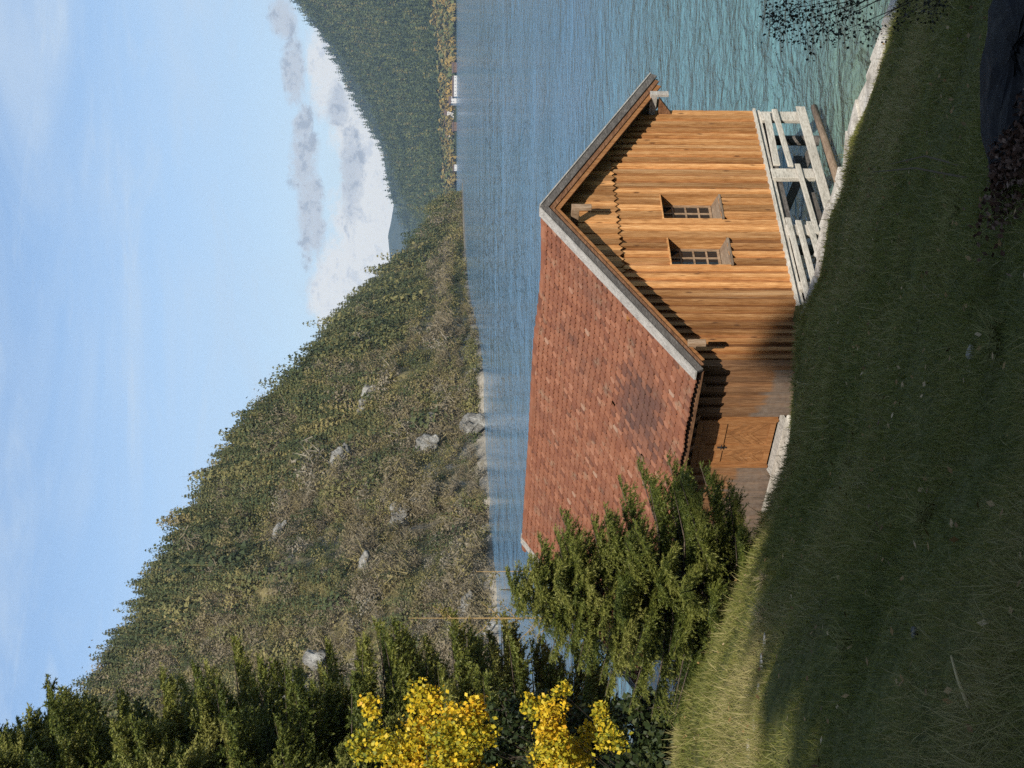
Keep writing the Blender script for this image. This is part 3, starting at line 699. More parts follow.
# roof: deck, tiles, ridge, verge
EV = 4.0; Y0, Y1 = -OV, LEN + .42
SL = math.hypot(EV, EV*TANP); CA, SA = EV/SL, EV*TANP/SL
def sag(y): return -.05*math.sin(math.pi*min(max((y + OV)/3.2, 0), 1)) - .006*math.sin(y*1.3)
for sg in (-1, 1):
    b = MB()
    b.prism([(0.0, Y0 + .06, ZR - .09), (sg*EV, Y0 + .06, ZR - EV*TANP - .09), (sg*EV, Y0 + .06, ZR - EV*TANP - .045), (0.0, Y0 + .06, ZR - .045)], (0, Y1 - Y0 - .12, 0))
    for k in range(12):
        y = .05 + k*(LEN)/12
        b.bar((sg*.05, y, ZR - .17), (sg*(EV - .06), y, ZR - EV*TANP - .14), .12, .10)
    b.build('roof_deck', M['underside'], HUT)
ROWS = 31; EXP = SL/ROWS; TW = .116
def tile_arrays(sg):
    V = []; F = []
    prof = [(-.5, .0), (.5, .0), (.5, .72), (.40, .88), (.20, .98), (0, 1.02), (-.20, .98), (-.40, .88), (-.5, .72)]
    nP = len(prof)
    for r_ in range(ROWS):
        ncol = int((Y1 - Y0 - .18)/TW) + 1
        for c in range(ncol):
            yc = Y0 + .16 + TW*(c + (.5 if r_ % 2 else 0)); 
            if yc > Y1 - .02: continue
            if sg < 0 and random.random() < .003 and r_ > 15: continue
            jl = random.uniform(-.012, .014); jt = random.uniform(0, .010); ang = random.gauss(0, .012) if random.random() > .03 else random.gauss(0, .06)
            if sg < 0 and r_ > 18 and random.random() < .12: jt += .012; ang += random.gauss(0, .03)
            s0 = r_*EXP - .03; Lt = EXP*1.42
            b0 = len(V)
            wob = .02*math.sin(yc*.9 + r_*.21) + .012*math.sin(yc*2.3 - r_*.4)
            for top in (1, 0):
                for (a, q) in prof:
                    yy = yc + (a*TW*.97) + ang*(q - .3)*Lt*2; s = max(s0 + q*Lt + (jl if q > .3 else 0), .0)
                    hgt = .012 + .030*q + jt + wob*.6 + (.030 if top else 0)
                    zs = sag(yy)*(1 - s/SL)
                    V.append((sg*(s*CA + hgt*SA), yy, ZR - s*SA + hgt*CA + zs))
            F.append(tuple(range(b0, b0 + nP)) if sg > 0 else tuple(range(b0, b0 + nP))[::-1])
            for k in range(2, nP):
                a_, b_ = k, (k + 1) % nP
                q = (b0 + a_, b0 + nP + a_, b0 + nP + b_, b0 + b_); F.append(q if sg > 0 else q[::-1])
    return V, F
for sg in (-1, 1):
    V, F = tile_arrays(sg); b = MB(); b.v = V; b.f = F; b.build('roof_tiles', M['tile'], HUT)
b = MB(); y = Y0 + .02
while y < Y1 - .05:
    z = ZR + .0 + sag(y); Lr = .36
    pts = []
    for k in range(7):
        a = math.pi*(k/6); pts.append((.13*math.cos(a)*1.15, z - .035 + .10*math.sin(a)))
    w0, w1 = 1.0, .9
    vs = [(p[0]*w0, y, p[1] + .012) for p in pts] + [(p[0]*w1, y + Lr, p[1]) for p in pts]
    b.add(vs, [(k, k+1, k+8, k+7) for k in range(6)] + [tuple(range(7))]); y += .31
b.build('ridge_tiles', M['tile'], HUT)
# verge: grey cover board on the roof edge, stacked bargeboards facing the gable
def sl_pts(sg, s0, s1, lift): return [(sg*(s*CA + lift*SA), ZR - s*SA + lift*CA) for s in (s0, s1)]
for sg in (-1, 1):
    for (yv, dirn) in ((Y0, 1), (Y1, -1)):
        (xa, za), (xb, zb) = sl_pts(sg, -.0, SL + .06, .085)
        b = MB(); b.prism([(xa, yv - .03*dirn, za), (xb, yv - .03*dirn, zb), (xb, yv + .17*dirn, zb), (xa, yv + .17*dirn, za)][::(1 if sg*dirn < 0 else -1)], (0, 0, .028))
        b.build('verge_cover', M['grey'], HUT)
        for (nm, l0, l1, yo, th, mt) in (('bargeboard', -.05, .08, -.012, .04, 'greydark'), ('bargeboard', -.145, -.054, .02, .03, 'brown'), ('bargeboard', -.235, -.150, .045, .03, 'larch_door')):
            se = SL + .05 - (.0 if l1 > 0 else .10 if l1 > -.1 else .20); (xa, za), (xb, zb) = sl_pts(sg, 0, se, l1); (xc, zc_), (xd, zd) = sl_pts(sg, 0, se, l0)
            xa = xc = 0.0015*sg; za = ZR + l1/CA; zc_ = ZR + l0/CA
            ya = yv + yo*dirn
            b = MB(); b.prism([(xc, ya, zc_), (xd, ya, zd), (xb, ya, zb), (xa, ya, za)], (0, th*dirn, 0)); b.build(nm, M[mt], HUT)
# purlins
for (x, z0, z1, w) in ((-HW + .05, 3.20, 3.50, .10), (HW - .05, 3.14, 3.50, .10), (0, 4.88, 5.24, .10)):
    b = MB(); b.box((x - w/2, -OV + .03, z1 - .14), (x + w/2, .02, z1)); b.box((x - w/2 - .006, -OV - .04, z0), (x + w/2 + .006, -OV + .03, z1)); o = b.build('purlin', M['frame' if x < 1 else 'grey'], HUT, bevel=.008)
# small triangular bracket at the right plate
b = MB(); b.prism([(HW - .09, -.42, 3.31), (HW - .09, -.03, 3.31), (HW - .09, -.03, 3.02)], (.07, 0, 0)); b.build('bracket', M['brown'], HUT)
# windows
for (x0, x1, z0, z1) in WIN:
    D = .25
    w = empty('window', ((x0 + x1)/2, 0, z0)); w.parent = HUT; cx_ = (x0 + x1)/2
    L = lambda x: x - cx_
    b = MB(); t = .025
    b.box((L(x0), -.07, .0), (L(x0) + t, D, z1 - z0)); b.box((L(x1) - t, -.07, .0), (L(x1), D, z1 - z0)); b.box((L(x0) + t, -.07, z1 - z0 - t), (L(x1) - t, D, z1 - z0))
    b.build('reveal', M['larch'], w)
    b = MB(); b.prism([(L(x0) + t, -.075, -.01), (L(x0) + t, D, .10), (L(x0) + t, D, .02), (L(x0) + t, -.075, -.05)], (x1 - x0 - 2*t, 0, 0)); b.build('sill', M['pole'], w)
    b = MB(); y0_, y1_ = D - .05, D; zz0, zz1 = .10, z1 - z0 - t; xx0, xx1 = L(x0) + t, L(x1) - t; fw = .045
    b.box((xx0, y0_, zz0), (xx0 + fw, y1_, zz1)); b.box((xx1 - fw, y0_, zz0), (xx1, y1_, zz1)); b.box((xx0 + fw, y0_, zz0), (xx1 - fw, y1_, zz0 + fw)); b.box((xx0 + fw, y0_, zz1 - fw), (xx1 - fw, y1_, zz1))
    for k in (1, 2): xm = xx0 + (xx1 - xx0)*k/3; b.box((xm - .016, y0_ + .008, zz0 + fw), (xm + .016, y1_ - .008, zz1 - fw))
    for k in (1, 2, 3): zm = zz0 + (zz1 - zz0)*k/4; b.box((xx0 + fw, y0_ + .01, zm - .016), (xx1 - fw, y1_ - .01, zm + .016))
    b.build('frame', M['frame'], w)
    b = MB(); b.box((xx0 + .01, D - .022, zz0 + .01), (xx1 - .01, D - .014, zz1 - .01)); b.build('glass', M['glass'], w)
    b = MB(); b.box((L(x0) - .02, D + .002, -.05), (L(x1) + .02, D + .02, z1 - z0 + .05)); b.build('shutter', M['greydark'], w)
# door in the left wall: two leaves with chevron panels
d = empty('door', (-HW, (DOOR[0] + DOOR[1])/2, 1.72)); d.parent = HUT
y0, y1, zt = -.60, .60, DOOR[2] - 1.72
b = MB(); b.box((-.06, -.65, -.02), (.03, y0 - .002, zt + .11)); b.box((-.06, y1 + .002, -.02), (.03, .65, zt + .11)); b.box((-.06, y0 - .001, zt + .005), (.03, y1 + .001, zt + .11)); b.build('door_frame', M['larch_door'], d)
for (a, c) in ((y0 + .005, .12), (.13, y1 - .005)):
    lf = MB(); lf.box((-.005, a, .0), (.02, c, zt)); leaf = lf.build('door_leaf', M['larch_door'], d)
    rl = MB(); st_ = .07
    rl.box((-.030, a, 0), (-.006, a + st_, zt)); rl.box((-.030, c - st_, 0), (-.006, c, zt))
    for z in (0.0, .86, zt - .10): rl.box((-.028, a + st_, z), (-.006, c - st_, z + .09))
    rl.build('door_rail', M['larch_door'], leaf)
    pn = MB(); ca = a + st_ + .004; cb = c - st_ - .004; mid = (ca + cb)/2
    for k in range(-4, 16):
        za = .12 + k*.075
        for (p, q, s_) in ((ca, mid, 1), (mid, cb, -1)):
            zl, zr = (za, za + (mid - ca)) if s_ > 0 else (za + (mid - ca), za)
            if min(zl, zr) < .10 or max(zl, zr) + .07 > .85: continue
            pn.prism([(-.014 - .003*(k % 2), p, zl), (-.014 - .003*(k % 2), q, zr), (-.014 - .003*(k % 2), q, zr + .071), (-.014 - .003*(k % 2), p, zl + .071)], (.008, 0, 0))
    pn.build('door_panel', M['larch_door'], leaf)
b = MB(); b.box((-.05, .085, .80), (-.030, .115, .96)); b.tube([(-.05, .10, .90), (-.085, .10, .90), (-.085, -.02, .90)], [.011, .011, .011], 6); b.build('handle', M['iron'], d)
b = MB(); b.prism([(-.20, -.75, -.16), (-.02, -.75, -.10), (-.02, -.75, -.03), (-.20, -.75, -.09)], (0, 1.5, 0)); b.build('threshold', M['grey'], d)

# ------------------------------------------------------------------ bleached plank barrier under the gable
Bm = math.pi/2 - TH
fence = empty('plank_barrier', (HO[0], HO[1], 0), Bm)
tag(fence, 'bleached gappy plank barrier of posts and rails below the gable over the water', 'barrier')
for (x0, x1, z0, z1, yo) in ((3.12, 3.40, .50, 1.26, -.12), (1.34, 1.62, .58, 1.32, -.12), (-.28, 0.0, .60, 1.27, -.12), (-1.72, -1.52, .8, 1.3, -.12), (-2.5, -2.36, .9, 1.3, -.12)):
    b = MB(); b.box((x0, yo, z0 - .1), (x1, yo + .10, z1), .012); b.build('post', M['bleached'], fence, bevel=.012)
RAILS = [(3.30, 1.66, 1.16, 1.20, .13), (3.40, 1.60, .985, .94, .11), (3.47, .15, .46, .42, .185), (1.70, -.30, .80, .74, .105), (.12, -2.45, 1.23, 1.20, .105), (.03, -1.95, 1.05, 1.03, .115), (.03, -1.30, .84, .82, .105)]
for i, (xa, xb, za, zb, w) in enumerate(RAILS):
    b = MB(); yo = -.155 - .012*(i % 3)
    n_ = 5
    for k in range(n_):
        pass
    b.bar((xa, yo, za), (xb, yo + random.uniform(-.015, .015), zb), w, .045, (0, 0, 1), .008); b.build('rail', M['bleached'], fence, bevel=.010)
b = MB(); b.tube([(3.42, -.22, .20), (2.2, -.3, .19), (.7, -.42, .20)], [.07, .075, .08], 10)
pole = b.build('wooden_pole', M['pole'], None, smooth=True, loc=(HO[0], HO[1], 0)); pole.rotation_euler = (0, 0, Bm)
tag(pole, 'brown round pole lying just above the water under the plank barrier', 'pole')

# ------------------------------------------------------------------ shore wall
pts = []
for X in (455, 470, 482, 493, 520, 548, 565, 583, 605, 630, 650, 673, 700, 730, 767, 830, 920, 1020):
    zc, dc = crest(np.array(float(X))); pts.append(np.array([(X - CX)/F_PX*dc, dc + .02, zc]))
pts = np.array(pts)
wall = empty('shore_wall', (pts[7][0], pts[7][1], 0)); tag(wall, 'pale stone retaining wall curving along the grass edge beside the water', 'wall')
o0 = np.array([pts[7][0], pts[7][1], 0])
tang = np.gradient(pts[:, :2], axis=0); tang /= np.linalg.norm(tang, axis=1)[:, None]
nrm = np.stack([-tang[:, 1], tang[:, 0]], -1); nrm *= np.sign(nrm[:, 1:2])
# resample into stones
seg = np.concatenate([[0], np.cumsum(np.linalg.norm(np.diff(pts[:, :2], axis=0), axis=1))])
def along(s): return np.array([np.interp(s, seg, pts[:, k]) for k in range(3)]), np.array([np.interp(s, seg, nrm[:, k]) for k in range(2)])
b = MB(); s = 0
while s < seg[-1] - .25:
    L = random.uniform(.25, .6); e = min(s + L - .012, seg[-1])
    (p, n1), (q, n2) = along(s), along(e)
    W = .44 + random.uniform(-.04, .04); hz = random.uniform(-.02, .03)
    poly = [p[:2], q[:2], q[:2] + n2*W, p[:2] + n1*W]; zz = [p[2], q[2], q[2], p[2]]
    vs = [np.array([a[0], a[1], z_ - .32]) - o0 for a, z_ in zip(poly, zz)] + [np.array([a[0], a[1], z_ + hz + random.uniform(-.05, .04)]) - o0 for a, z_ in zip(poly, zz)]
    b.add(vs, [(0,3,2,1),(4,5,6,7),(0,1,5,4),(1,2,6,5),(2,3,7,6),(3,0,4,7)]); s += L
b.build('coping', M['stone'], wall, bevel=.015)
b = MB()
for i in range(len(pts) - 1):
    p, q = pts[i], pts[i+1]; n1, n2 = nrm[i], nrm[i+1]
    poly = [p[:2] + n1*.08, q[:2] + n2*.08, q[:2] + n2*.42, p[:2] + n1*.42]
    vs = [np.array([a[0], a[1], -1.5]) - o0 for a in poly] + [np.array([a[0], a[1], z_ - .3]) - o0 for a, z_ in zip(poly, (p[2], q[2], q[2], p[2]))]
    b.add(vs, [(0,3,2,1),(4,5,6,7),(0,1,5,4),(1,2,6,5),(2,3,7,6),(3,0,4,7)])
b.build('wall_body', M['stone'], wall)

# stones in front of the door
def stone(name, p, s, label, cat, mat, seed, grp_=None, rz=0):
    V, F = rock_mesh(seed, 9, 1.0); o = npmesh(name, V*np.array(s), F, mat, loc=p); o.rotation_euler = (0, 0, rz); tag(o, label, cat, grp_); return o
def hutp(x, y, z): q = HO + GD*x + RD*y; return (q[0], q[1], z)
b = MB(); b.box((-.55, -.95, -.12), (.45, 1.75, .07), .03); sl = b.build('stone_slab', M['stone'], None, bevel=.03, loc=hutp(-4.1, 1.95, 1.58)); sl.rotation_euler = (0, 0, Bm)
tag(sl, 'flat pale stone slab lying in front of the boathouse door', 'slab')
for i, (x, y, z, sz, lab) in enumerate([(-4.7, .9, 1.52, (.34, .28, .22), 'pale rounded rock beside the door slab nearest the gable corner'), (-5.0, 1.55, 1.60, (.42, .36, .26), 'largest pale rock between door slab and grass edge'), (-5.1, 2.3, 1.62, (.32, .36, .24), 'pale rock at the spruce end of the door slab'), (-4.3, .45, 1.52, (.22, .2, .16), 'small pale stone at the foot of the dark side wall'), (-5.5, 1.9, 1.62, (.4, .3, .22), 'low pale rock half hidden by the grass edge before the door')]):
    stone('rock', hutp(x, y, z), sz, lab, 'rock', M['stone'], 200 + i, 'rocks before the door', Bm)

# ------------------------------------------------------------------ trees
def needles_from_twigs(A, B, per_m, L, w, tint_tip, rng, shade):
    """A,B twig ends -> needle triangles"""
    d = B - A; ln = np.linalg.norm(d, axis=1); n = np.maximum((ln*per_m).astype(int), 4)
    idx = np.repeat(np.arange(len(A)), n); u = rng.random(len(idx))
    p = A[idx] + d[idx]*u[:, None]; dd = d[idx]/ln[idx][:, None]
    r = rng.normal(0, 1, p.shape); r -= dd*(r*dd).sum(1)[:, None]; r /= np.linalg.norm(r, axis=1)[:, None]
    nd = dd*.75 + r*.75; nd /= np.linalg.norm(nd, axis=1)[:, None]
    sv = np.cross(nd, dd + rng.normal(0, .3, p.shape)); sv /= np.linalg.norm(sv, axis=1)[:, None]
    l = L*rng.uniform(.7, 1.25, len(idx))[:, None]*(1.05 - .35*u[:, None])
    V = np.stack([p - sv*w/2, p + sv*w/2, p + nd*l], 1).reshape(-1, 3)
    t = np.clip(shade[idx] + tint_tip*u + rng.normal(0, .10, len(idx)), 0, 1)
    return V, np.arange(len(V)).reshape(-1, 3), np.repeat(t, 3)
def spruce(h, rad, whorl, seed, z0=.12, twig_sp=.085, twl=.42, per_m=60, nl=.035, nw=.011, prof=.8, droop=.18, half=None, sub=True, irregular=.3):
    rng = np.random.default_rng(seed); A = []; B = []; S = []; wood_ = MB()
    wood_.tube([(0, 0, -.3), (0, 0, h*.5), (0, 0, h)], [.018*h + .02, .011*h + .01, .006], 8)
    z = z0
    while z < h - .05:
        fr = (z - z0)/(h - z0); Lw = rad*(1 - fr)**prof + .08; nb = rng.integers(5, 8)
        a0 = rng.uniform(0, 6.28)
        for k in range(nb):
            a = a0 + 6.283*k/nb + rng.normal(0, .2); L = Lw*rng.uniform(1 - irregular, 1 + irregular*.55)
            if half is not None and math.cos(a - half) < -.25: continue
            c = np.array([math.cos(a), math.sin(a), 0]); sd = np.array([-c[1], c[0], 0]); zz = z + rng.uniform(-.5, .5)*whorl
            up0 = .30*fr - droop*(1 - fr) + rng.normal(0, .06); up1 = .22*(1 - fr)
            pos = lambda s: np.array([0, 0, zz]) + c*L*s + np.array([0, 0, 1])*(up0*L*s + up1*L*s*s)
            wood_.tube([pos(0), pos(.5), pos(1)], [.008 + .008*L, .005 + .004*L, .003], 4)
            s = .12 if L > .8 else .02; sh = rng.normal(.46 if h < 10 else .48, .15 if h < 10 else .2)
            while s < 1:
                p = pos(s); tl = min(twl, .62*L*(1 - s) + .10)*rng.uniform(.7, 1.2)
                for sgn in (-1, 1):
                    dv = c*.62 + sd*sgn*.80 + np.array([0, 0, rng.normal(-.10 - .15*(1 - fr), .16)]); dv /= np.linalg.norm(dv)
                    q = p + dv*tl; A.append(p); B.append(q); S.append(sh)
                    if sub and tl > .2:
                        for f_ in (.35, .65):
                            for s3 in (-1, 1):
                                dv2 = dv*.75 + np.cross(dv, [0, 0, 1])*s3*.65 + np.array([0, 0, rng.normal(-.12, .15)]); A.append(p + dv*tl*f_); B.append(p + dv*tl*f_ + dv2*tl*.42); S.append(sh + .05)
                s += twig_sp/L*rng.uniform(.75, 1.25)
            A.append(pos(.85)); B.append(pos(1.0) + c*.06); S.append(sh + .1)
        z += whorl*rng.uniform(.8, 1.2)
    A.append(np.array([0, 0, h - .3])); B.append(np.array([0, 0, h + .05])); S.append(.5)
    A = np.array(A); B = np.array(B); S = np.array(S)
    return needles_from_twigs(A, B, per_m, nl, nw, .28 if h < 10 else .36, rng, S), wood_
def tree_obj(name, arr, wood_, p, label, cat, group=None, rz=0, sc_=1.0, leaf='needle', bark='bark'):
    e = empty(name, p, rz); e.scale = (sc_,)*3; tag(e, label, cat, group)
    V, F, T = arr; npmesh('crown', V, F, M[leaf], e, tint=T); wood_.build('trunk', M[bark], e)
    return e
def copy_tree(o, p, rz, sc_, label):
    c = o.copy(); COL.objects.link(c); c.location = p; c.rotation_euler = (0, 0, rz); c.scale = (sc_,)*3; c['label'] = label
    for ch in o.children:
        k = ch.copy(); COL.objects.link(k); k.parent = c
    return c
# young spruce before the hut
p = px(180, 795, 19.8); gz0 = float(ground_z(p[0], p[1]))
arr, wd = spruce(3.95 + (p[2] - gz0), 1.95, .15, 5, z0=.08, twig_sp=.055, twl=.36, per_m=140, nl=.050, nw=.011, prof=.8, droop=.06, irregular=.32)
tree_obj('young_spruce', arr, wd, (p[0], p[1], gz0), 'bushy young green spruce standing in front of the boathouse roof', 'spruce')

# two thin golden larch saplings
def sapling(h, seed, lean, n):
    rng = np.random.default_rng(seed); wood_ = MB(); A = []; B = []; S = []
    top = np.array([lean, 0, h]); wood_.tube([(0, 0, -.2), (lean*.4, 0, h*.5), top], [.021, .014, .004], 6)
    for k in range(n):
        s = rng.uniform(.25, .97); a = rng.uniform(0, 6.28); L = (1 - s)*.75 + .14
        c = np.array([math.cos(a), math.sin(a), .75]); c /= np.linalg.norm(c); p = np.array([lean*s, 0, h*s])
        wood_.tube([p, p + c*L*.6, p + c*L + np.array([0, 0, .05])], [.007, .005, .002], 4)
        for q in np.arange(.15, 1.02, .09):
            d_ = rng.normal(0, 1, 3); d_ /= np.linalg.norm(d_); A.append(p + c*L*q); B.append(p + c*L*q + d_*.09); S.append(.5)
    return needles_from_twigs(np.array(A), np.array(B), 220, .034, .011, .2, rng, np.array(S)), wood_
for (X, Yt, Yb, dd, ln, n, lab) in ((150, 408, 745, 21.5, .03, 34, 'taller thin golden larch sapling rising above the young spruce'), (199, 476, 745, 21.9, -.02, 22, 'shorter thin golden larch sapling nearer the tiled roof')):
    a = px(X, Yt, dd); bb = px(X, Yb, dd); z0 = float(ground_z(bb[0], bb[1]))
    arr, wd = sapling(a[2] - z0, X, ln, n)
    tree_obj('larch_sapling', arr, wd, (bb[0], bb[1], z0), lab, 'sapling', 'thin larch saplings', leaf='larchneedle', bark='larchbark')

# tall spruces at the left edge
arrA, wdA = spruce(20.5, 3.75, .25, 31, z0=3.2, twig_sp=.10, twl=.80, per_m=62, nl=.085, nw=.028, prof=.46, droop=.30, irregular=.34)
A_ = px(-52, 700, 29.0)
sA = tree_obj('tall_spruce', arrA, wdA, (A_[0], A_[1], 2.2), 'tallest dark spruce at the left end of the tree row, reaching the sky', 'spruce', 'tall spruces left of the lake')
B_ = px(-48, 700, 33.0)
copy_tree(sA, (B_[0], B_[1], 1.6), 2.1, .72, 'shorter spruce whose branch tips show right of the yellow maple')
C_ = px(-80, 700, 28.0)
copy_tree(sA, (C_[0], C_[1], 3.2), 4.0, .86, 'spruce at the left edge just behind the yellow maple')
D_ = px(-46, 700, 31.5)
copy_tree(sA, (D_[0], D_[1], 1.2), 5.3, 1.06, 'farthest tall spruce at the left edge, seen between the nearer spruces')
# the forest edge behind the viewpoint whose shade lies over the bank
def top_z(x): return np.interp(x, [-20, -2.4, -1.0, -.1, .9, 2.2, 3.1, 3.9, 4.8, 8, 14], [17.4, 17.6, 17.8, 24.5, 26.8, 26.4, 26.2, 24.3, 23.9, 24.0, 24.4])
SHADE = []; rs_ = random.Random(11)
ORD = ['leftmost', 'second', 'third', 'fourth', 'fifth', 'sixth', 'seventh', 'eighth', 'ninth', 'tenth', 'eleventh', 'twelfth', 'thirteenth', 'rightmost']
for k in range(14):
    x = -12.6 + 1.8*k + rs_.uniform(-.3, .3); y = -9 + (.7 if k % 2 else -.7)
    gz_ = FEET + .06*(-y); dip = (1.0, 5.0, 2.2, 6.5, 1.0, 7.0)[k % 6] if x < -2.2 else 0; SHADE.append((x, y, (float(top_z(x)) - dip + rs_.uniform(-.4, .2) - (y + 9)*.72 - gz_)/20.5, 'tall spruce of the row behind the viewpoint that shades the bank, ' + ORD[k] + ' from the left'))
for (x, y, s_, lab) in SHADE:
    c_ = copy_tree(sA, (x, y, FEET + .06*(-y)), random.uniform(0, 6), s_, lab)
    if x < -2.2: c_.scale = (s_*.42, s_*.42, s_)

def leafy(clumps, seed, n, size, spread, tint_mu, tint_sd, stems, rs):
    """clumps (k,4): centre and radius; leaves as small folded quads"""
    rng = np.random.default_rng(seed); cl = np.array(clumps, float)
    w = cl[:, 3]**2; i = rng.choice(len(cl), n, p=w/w.sum())
    v = rng.normal(0, 1, (n, 3)); v /= np.linalg.norm(v, axis=1)[:, None]
    sub = rng.normal(0, 1, (len(cl), 14, 3)); sub /= np.linalg.norm(sub, axis=2)[:, :, None]
    ctr = cl[i, :3] + sub[i, rng.integers(0, 14, n)]*cl[i, 3:4]*rng.uniform(.5, 1, (n, 1))
    p = ctr + v*cl[i, 3:4]*spread*rng.random((n, 1))**.5
    a = rng.normal(0, 1, (n, 3)); a[:, 2] -= .5; a /= np.linalg.norm(a, axis=1)[:, None]
    b = np.cross(a, rng.normal(0, 1, (n, 3))); b /= np.linalg.norm(b, axis=1)[:, None]; s = size*rng.uniform(.6, 1.3, (n, 1))
    V = np.stack([p - a*s*.5, p + b*s*.42 , p + a*s*.6, p - b*s*.42], 1).reshape(-1, 3)
    k = np.arange(n)*4; F = np.concatenate([np.stack([k, k+1, k+2], -1), np.stack([k, k+2, k+3], -1)])
    ct = rng.normal(0, tint_sd, len(cl)); t = np.clip(tint_mu + ct[i] + rng.normal(0, tint_sd, n), 0, 1)
    wood_ = MB()
    base = np.array(stems)
    for c in cl:
        m_ = base + (c[:3] - base)*.55 + rng.normal(0, .15 if rs > .015 else .05, 3); wood_.tube([base, m_, c[:3]], [rs, rs*.55, rs*.15], 6)
    for q in range(len(cl)):
        for e_ in sub[q][:8]:
            t_ = cl[q, :3] + e_*cl[q, 3]*1.15; wood_.tube([cl[q, :3] - e_*.0, (cl[q, :3] + t_)/2 + rng.normal(0, .02, 3), t_], [rs*.22, rs*.16, rs*.06], 4)
    return (V, F, np.repeat(t, 4)), wood_
# yellow maple
mp = [(-20, 400, .62), (30, 395, .48), (62, 372, .22), (70, 420, .34), (40, 440, .55), (10, 450, .6), (58, 472, .28), (25, 468, .45), (-15, 468, .5), (20, 365, .3), (48, 548, .4), (60, 538, .25), (20, 580, .42), (30, 610, .30), (55, 600, .2), (78, 560, .18), (-15, 560, .5), (15, 552, .35), (66, 532, .18)]
base = px(-60, 690, 22.8); gzb = float(ground_z(base[0], base[1]))
cl = [(*(px(X, Y, 22.6 + random.uniform(-.5, .5)) - [base[0], base[1], gzb]), r_*.85) for X, Y, r_ in mp]
arr, wd = leafy(cl, 3, 13000, .068, .55, .42, .18, (0, 0, 1.2), .012)
wd.tube([(0, 0, -.4), (0, 0, 1.05)], [.10, .065], 8)
tree_obj('maple', arr, wd, (base[0], base[1], gzb), 'bright yellow autumn maple in front of the dark spruces', 'maple', leaf='maple', bark='darkbark')
# dark shrubs behind and below the maple
for (pts_, d_, n_, lab, sd) in (([(25, 560, .8), (50, 530, .5), (-10, 600, .9), (40, 600, .55), (10, 500, .7), (58, 505, .35)], 26, 5200, 'dark green shrub behind the yellow maple at the water', 51), ([(40, 640, .5), (58, 655, .3), (15, 650, .6), (-20, 640, .7), (30, 665, .35), (60, 635, .2)], 22.5, 4200, 'low dark shrub on the bank edge below the yellow maple', 52), ([(98, 676, .12), (90, 692, .14), (70, 690, .16)], 21.2, 700, 'small dark bush at the lake edge right of the low shrub', 53)):
    base = px(pts_[-1][0] - 20, 700, d_); gb = max(float(ground_z(base[0], base[1])), -.5)
    cl = [(*(px(X, Y, d_ + random.uniform(-.4, .4)) - [base[0], base[1], gb]), r_) for X, Y, r_ in pts_]
    arr, wd = leafy(cl, sd, n_, .10, .5, .45, .15, (0, 0, .1), .04); tree_obj('shrub', arr, wd, (base[0], base[1], gb), lab, 'shrub', 'dark shrubs by the maple', leaf='darkleaf')
# twiggy shrub reaching in from the right
base = px(815, 1010, 12.5); gb = float(ground_z(base[0], base[1]))
tips = [(738, 775), (752, 790), (728, 805), (745, 822), (735, 838), (757, 850), (740, 868), (752, 905), (760, 935), (764, 800), (770, 830), (780, 790), (790, 860), (755, 772)]
cl = [(*(px(X, Y, 12.3 + random.uniform(-.3, .5)) - [base[0], base[1], gb]), .12) for X, Y in tips]
arr, wd = leafy(cl, 61, 1300, .028, 1.0, .4, .2, (0, 0, .02), .010)
tree_obj('twiggy_shrub', arr, wd, (base[0], base[1], gb), 'dark twiggy shrub reaching over the water from the right edge', 'shrub', leaf='duskleaf')

# ------------------------------------------------------------------ small things on the bank
def ray_ground(X, Y):
    for dd in np.arange(5, 30, .02):
        q = px(X, Y, dd)
        if q[2] <= float(ground_z(q[0], q[1])): return q
    return px(X, Y, 20)
q = ray_ground(700, 1052); V, F = rock_mesh(301, 18, .45)
V = V*[1.25, .9, .55] + .05*np.stack([fbm(V[:, 0]*5, V[:, 1]*5), fbm(V[:, 1]*5, V[:, 2]*5), fbm(V[:, 2]*5, V[:, 0]*5)], -1)
o = npmesh('boulder', V, F, M['darkrock'], loc=q + [.15, .1, -.05]); tag(o, 'large dark fissured boulder at the lower right corner of the bank', 'boulder')
for (X, Y, s_, lab) in ((415, 976, (.055, .035, .03), 'pale stone lying alone in the shaded grass'), (136, 920, (.035, .03, .02), 'small dull stone beside the dry stick')):
    q = ray_ground(X, Y); stone('stone', q + [0, 0, .03], s_, lab, 'stone', M['rock' if X == 136 else 'stone'], 400 + int(X), 'stones in the grass')
a = ray_ground(112, 968) + [0, 0, .07]; b_ = ray_ground(62, 984) + [0, 0, .06]; mdl = (a + b_)/2 + [.006, .005, .006]
mb = MB(); mb.tube([np.zeros(3), mdl - a, b_ - a], [.005, .007, .010], 7); tag(mb.build('stick', M['straw'], smooth=True, loc=a), 'bare dry stick lying in the shaded grass', 'stick')
for i, (X, Y, L, W) in enumerate(((122, 766, .34, .10), (103, 763, .26, .09), (75, 760, .22, .07), (40, 756, .30, .08), (14, 750, .35, .10))):
    q = ray_ground(X, Y); V, F = rock_mesh(500 + i, 8, .35); o = npmesh('flat_stone', V*[L*.45, W*.6, .05], F, M['stone'], loc=q + [0, 0, .01]); o.rotation_euler = (0, 0, .2)
    tag(o, ['rightmost flat pale stone along the worn ledge in the lit grass', 'second flat pale stone from the right along the worn ledge', 'middle flat pale stone along the worn ledge', 'second flat pale stone from the left along the worn ledge', 'leftmost flat pale stone along the worn ledge'][i], 'stone', 'flat stones along the ledge')
n_ = 2600; X_ = R.normal(632, 42, n_); Y_ = 1016 + np.abs(R.normal(0, 26, n_)); q0 = ray_ground(632, 1020)
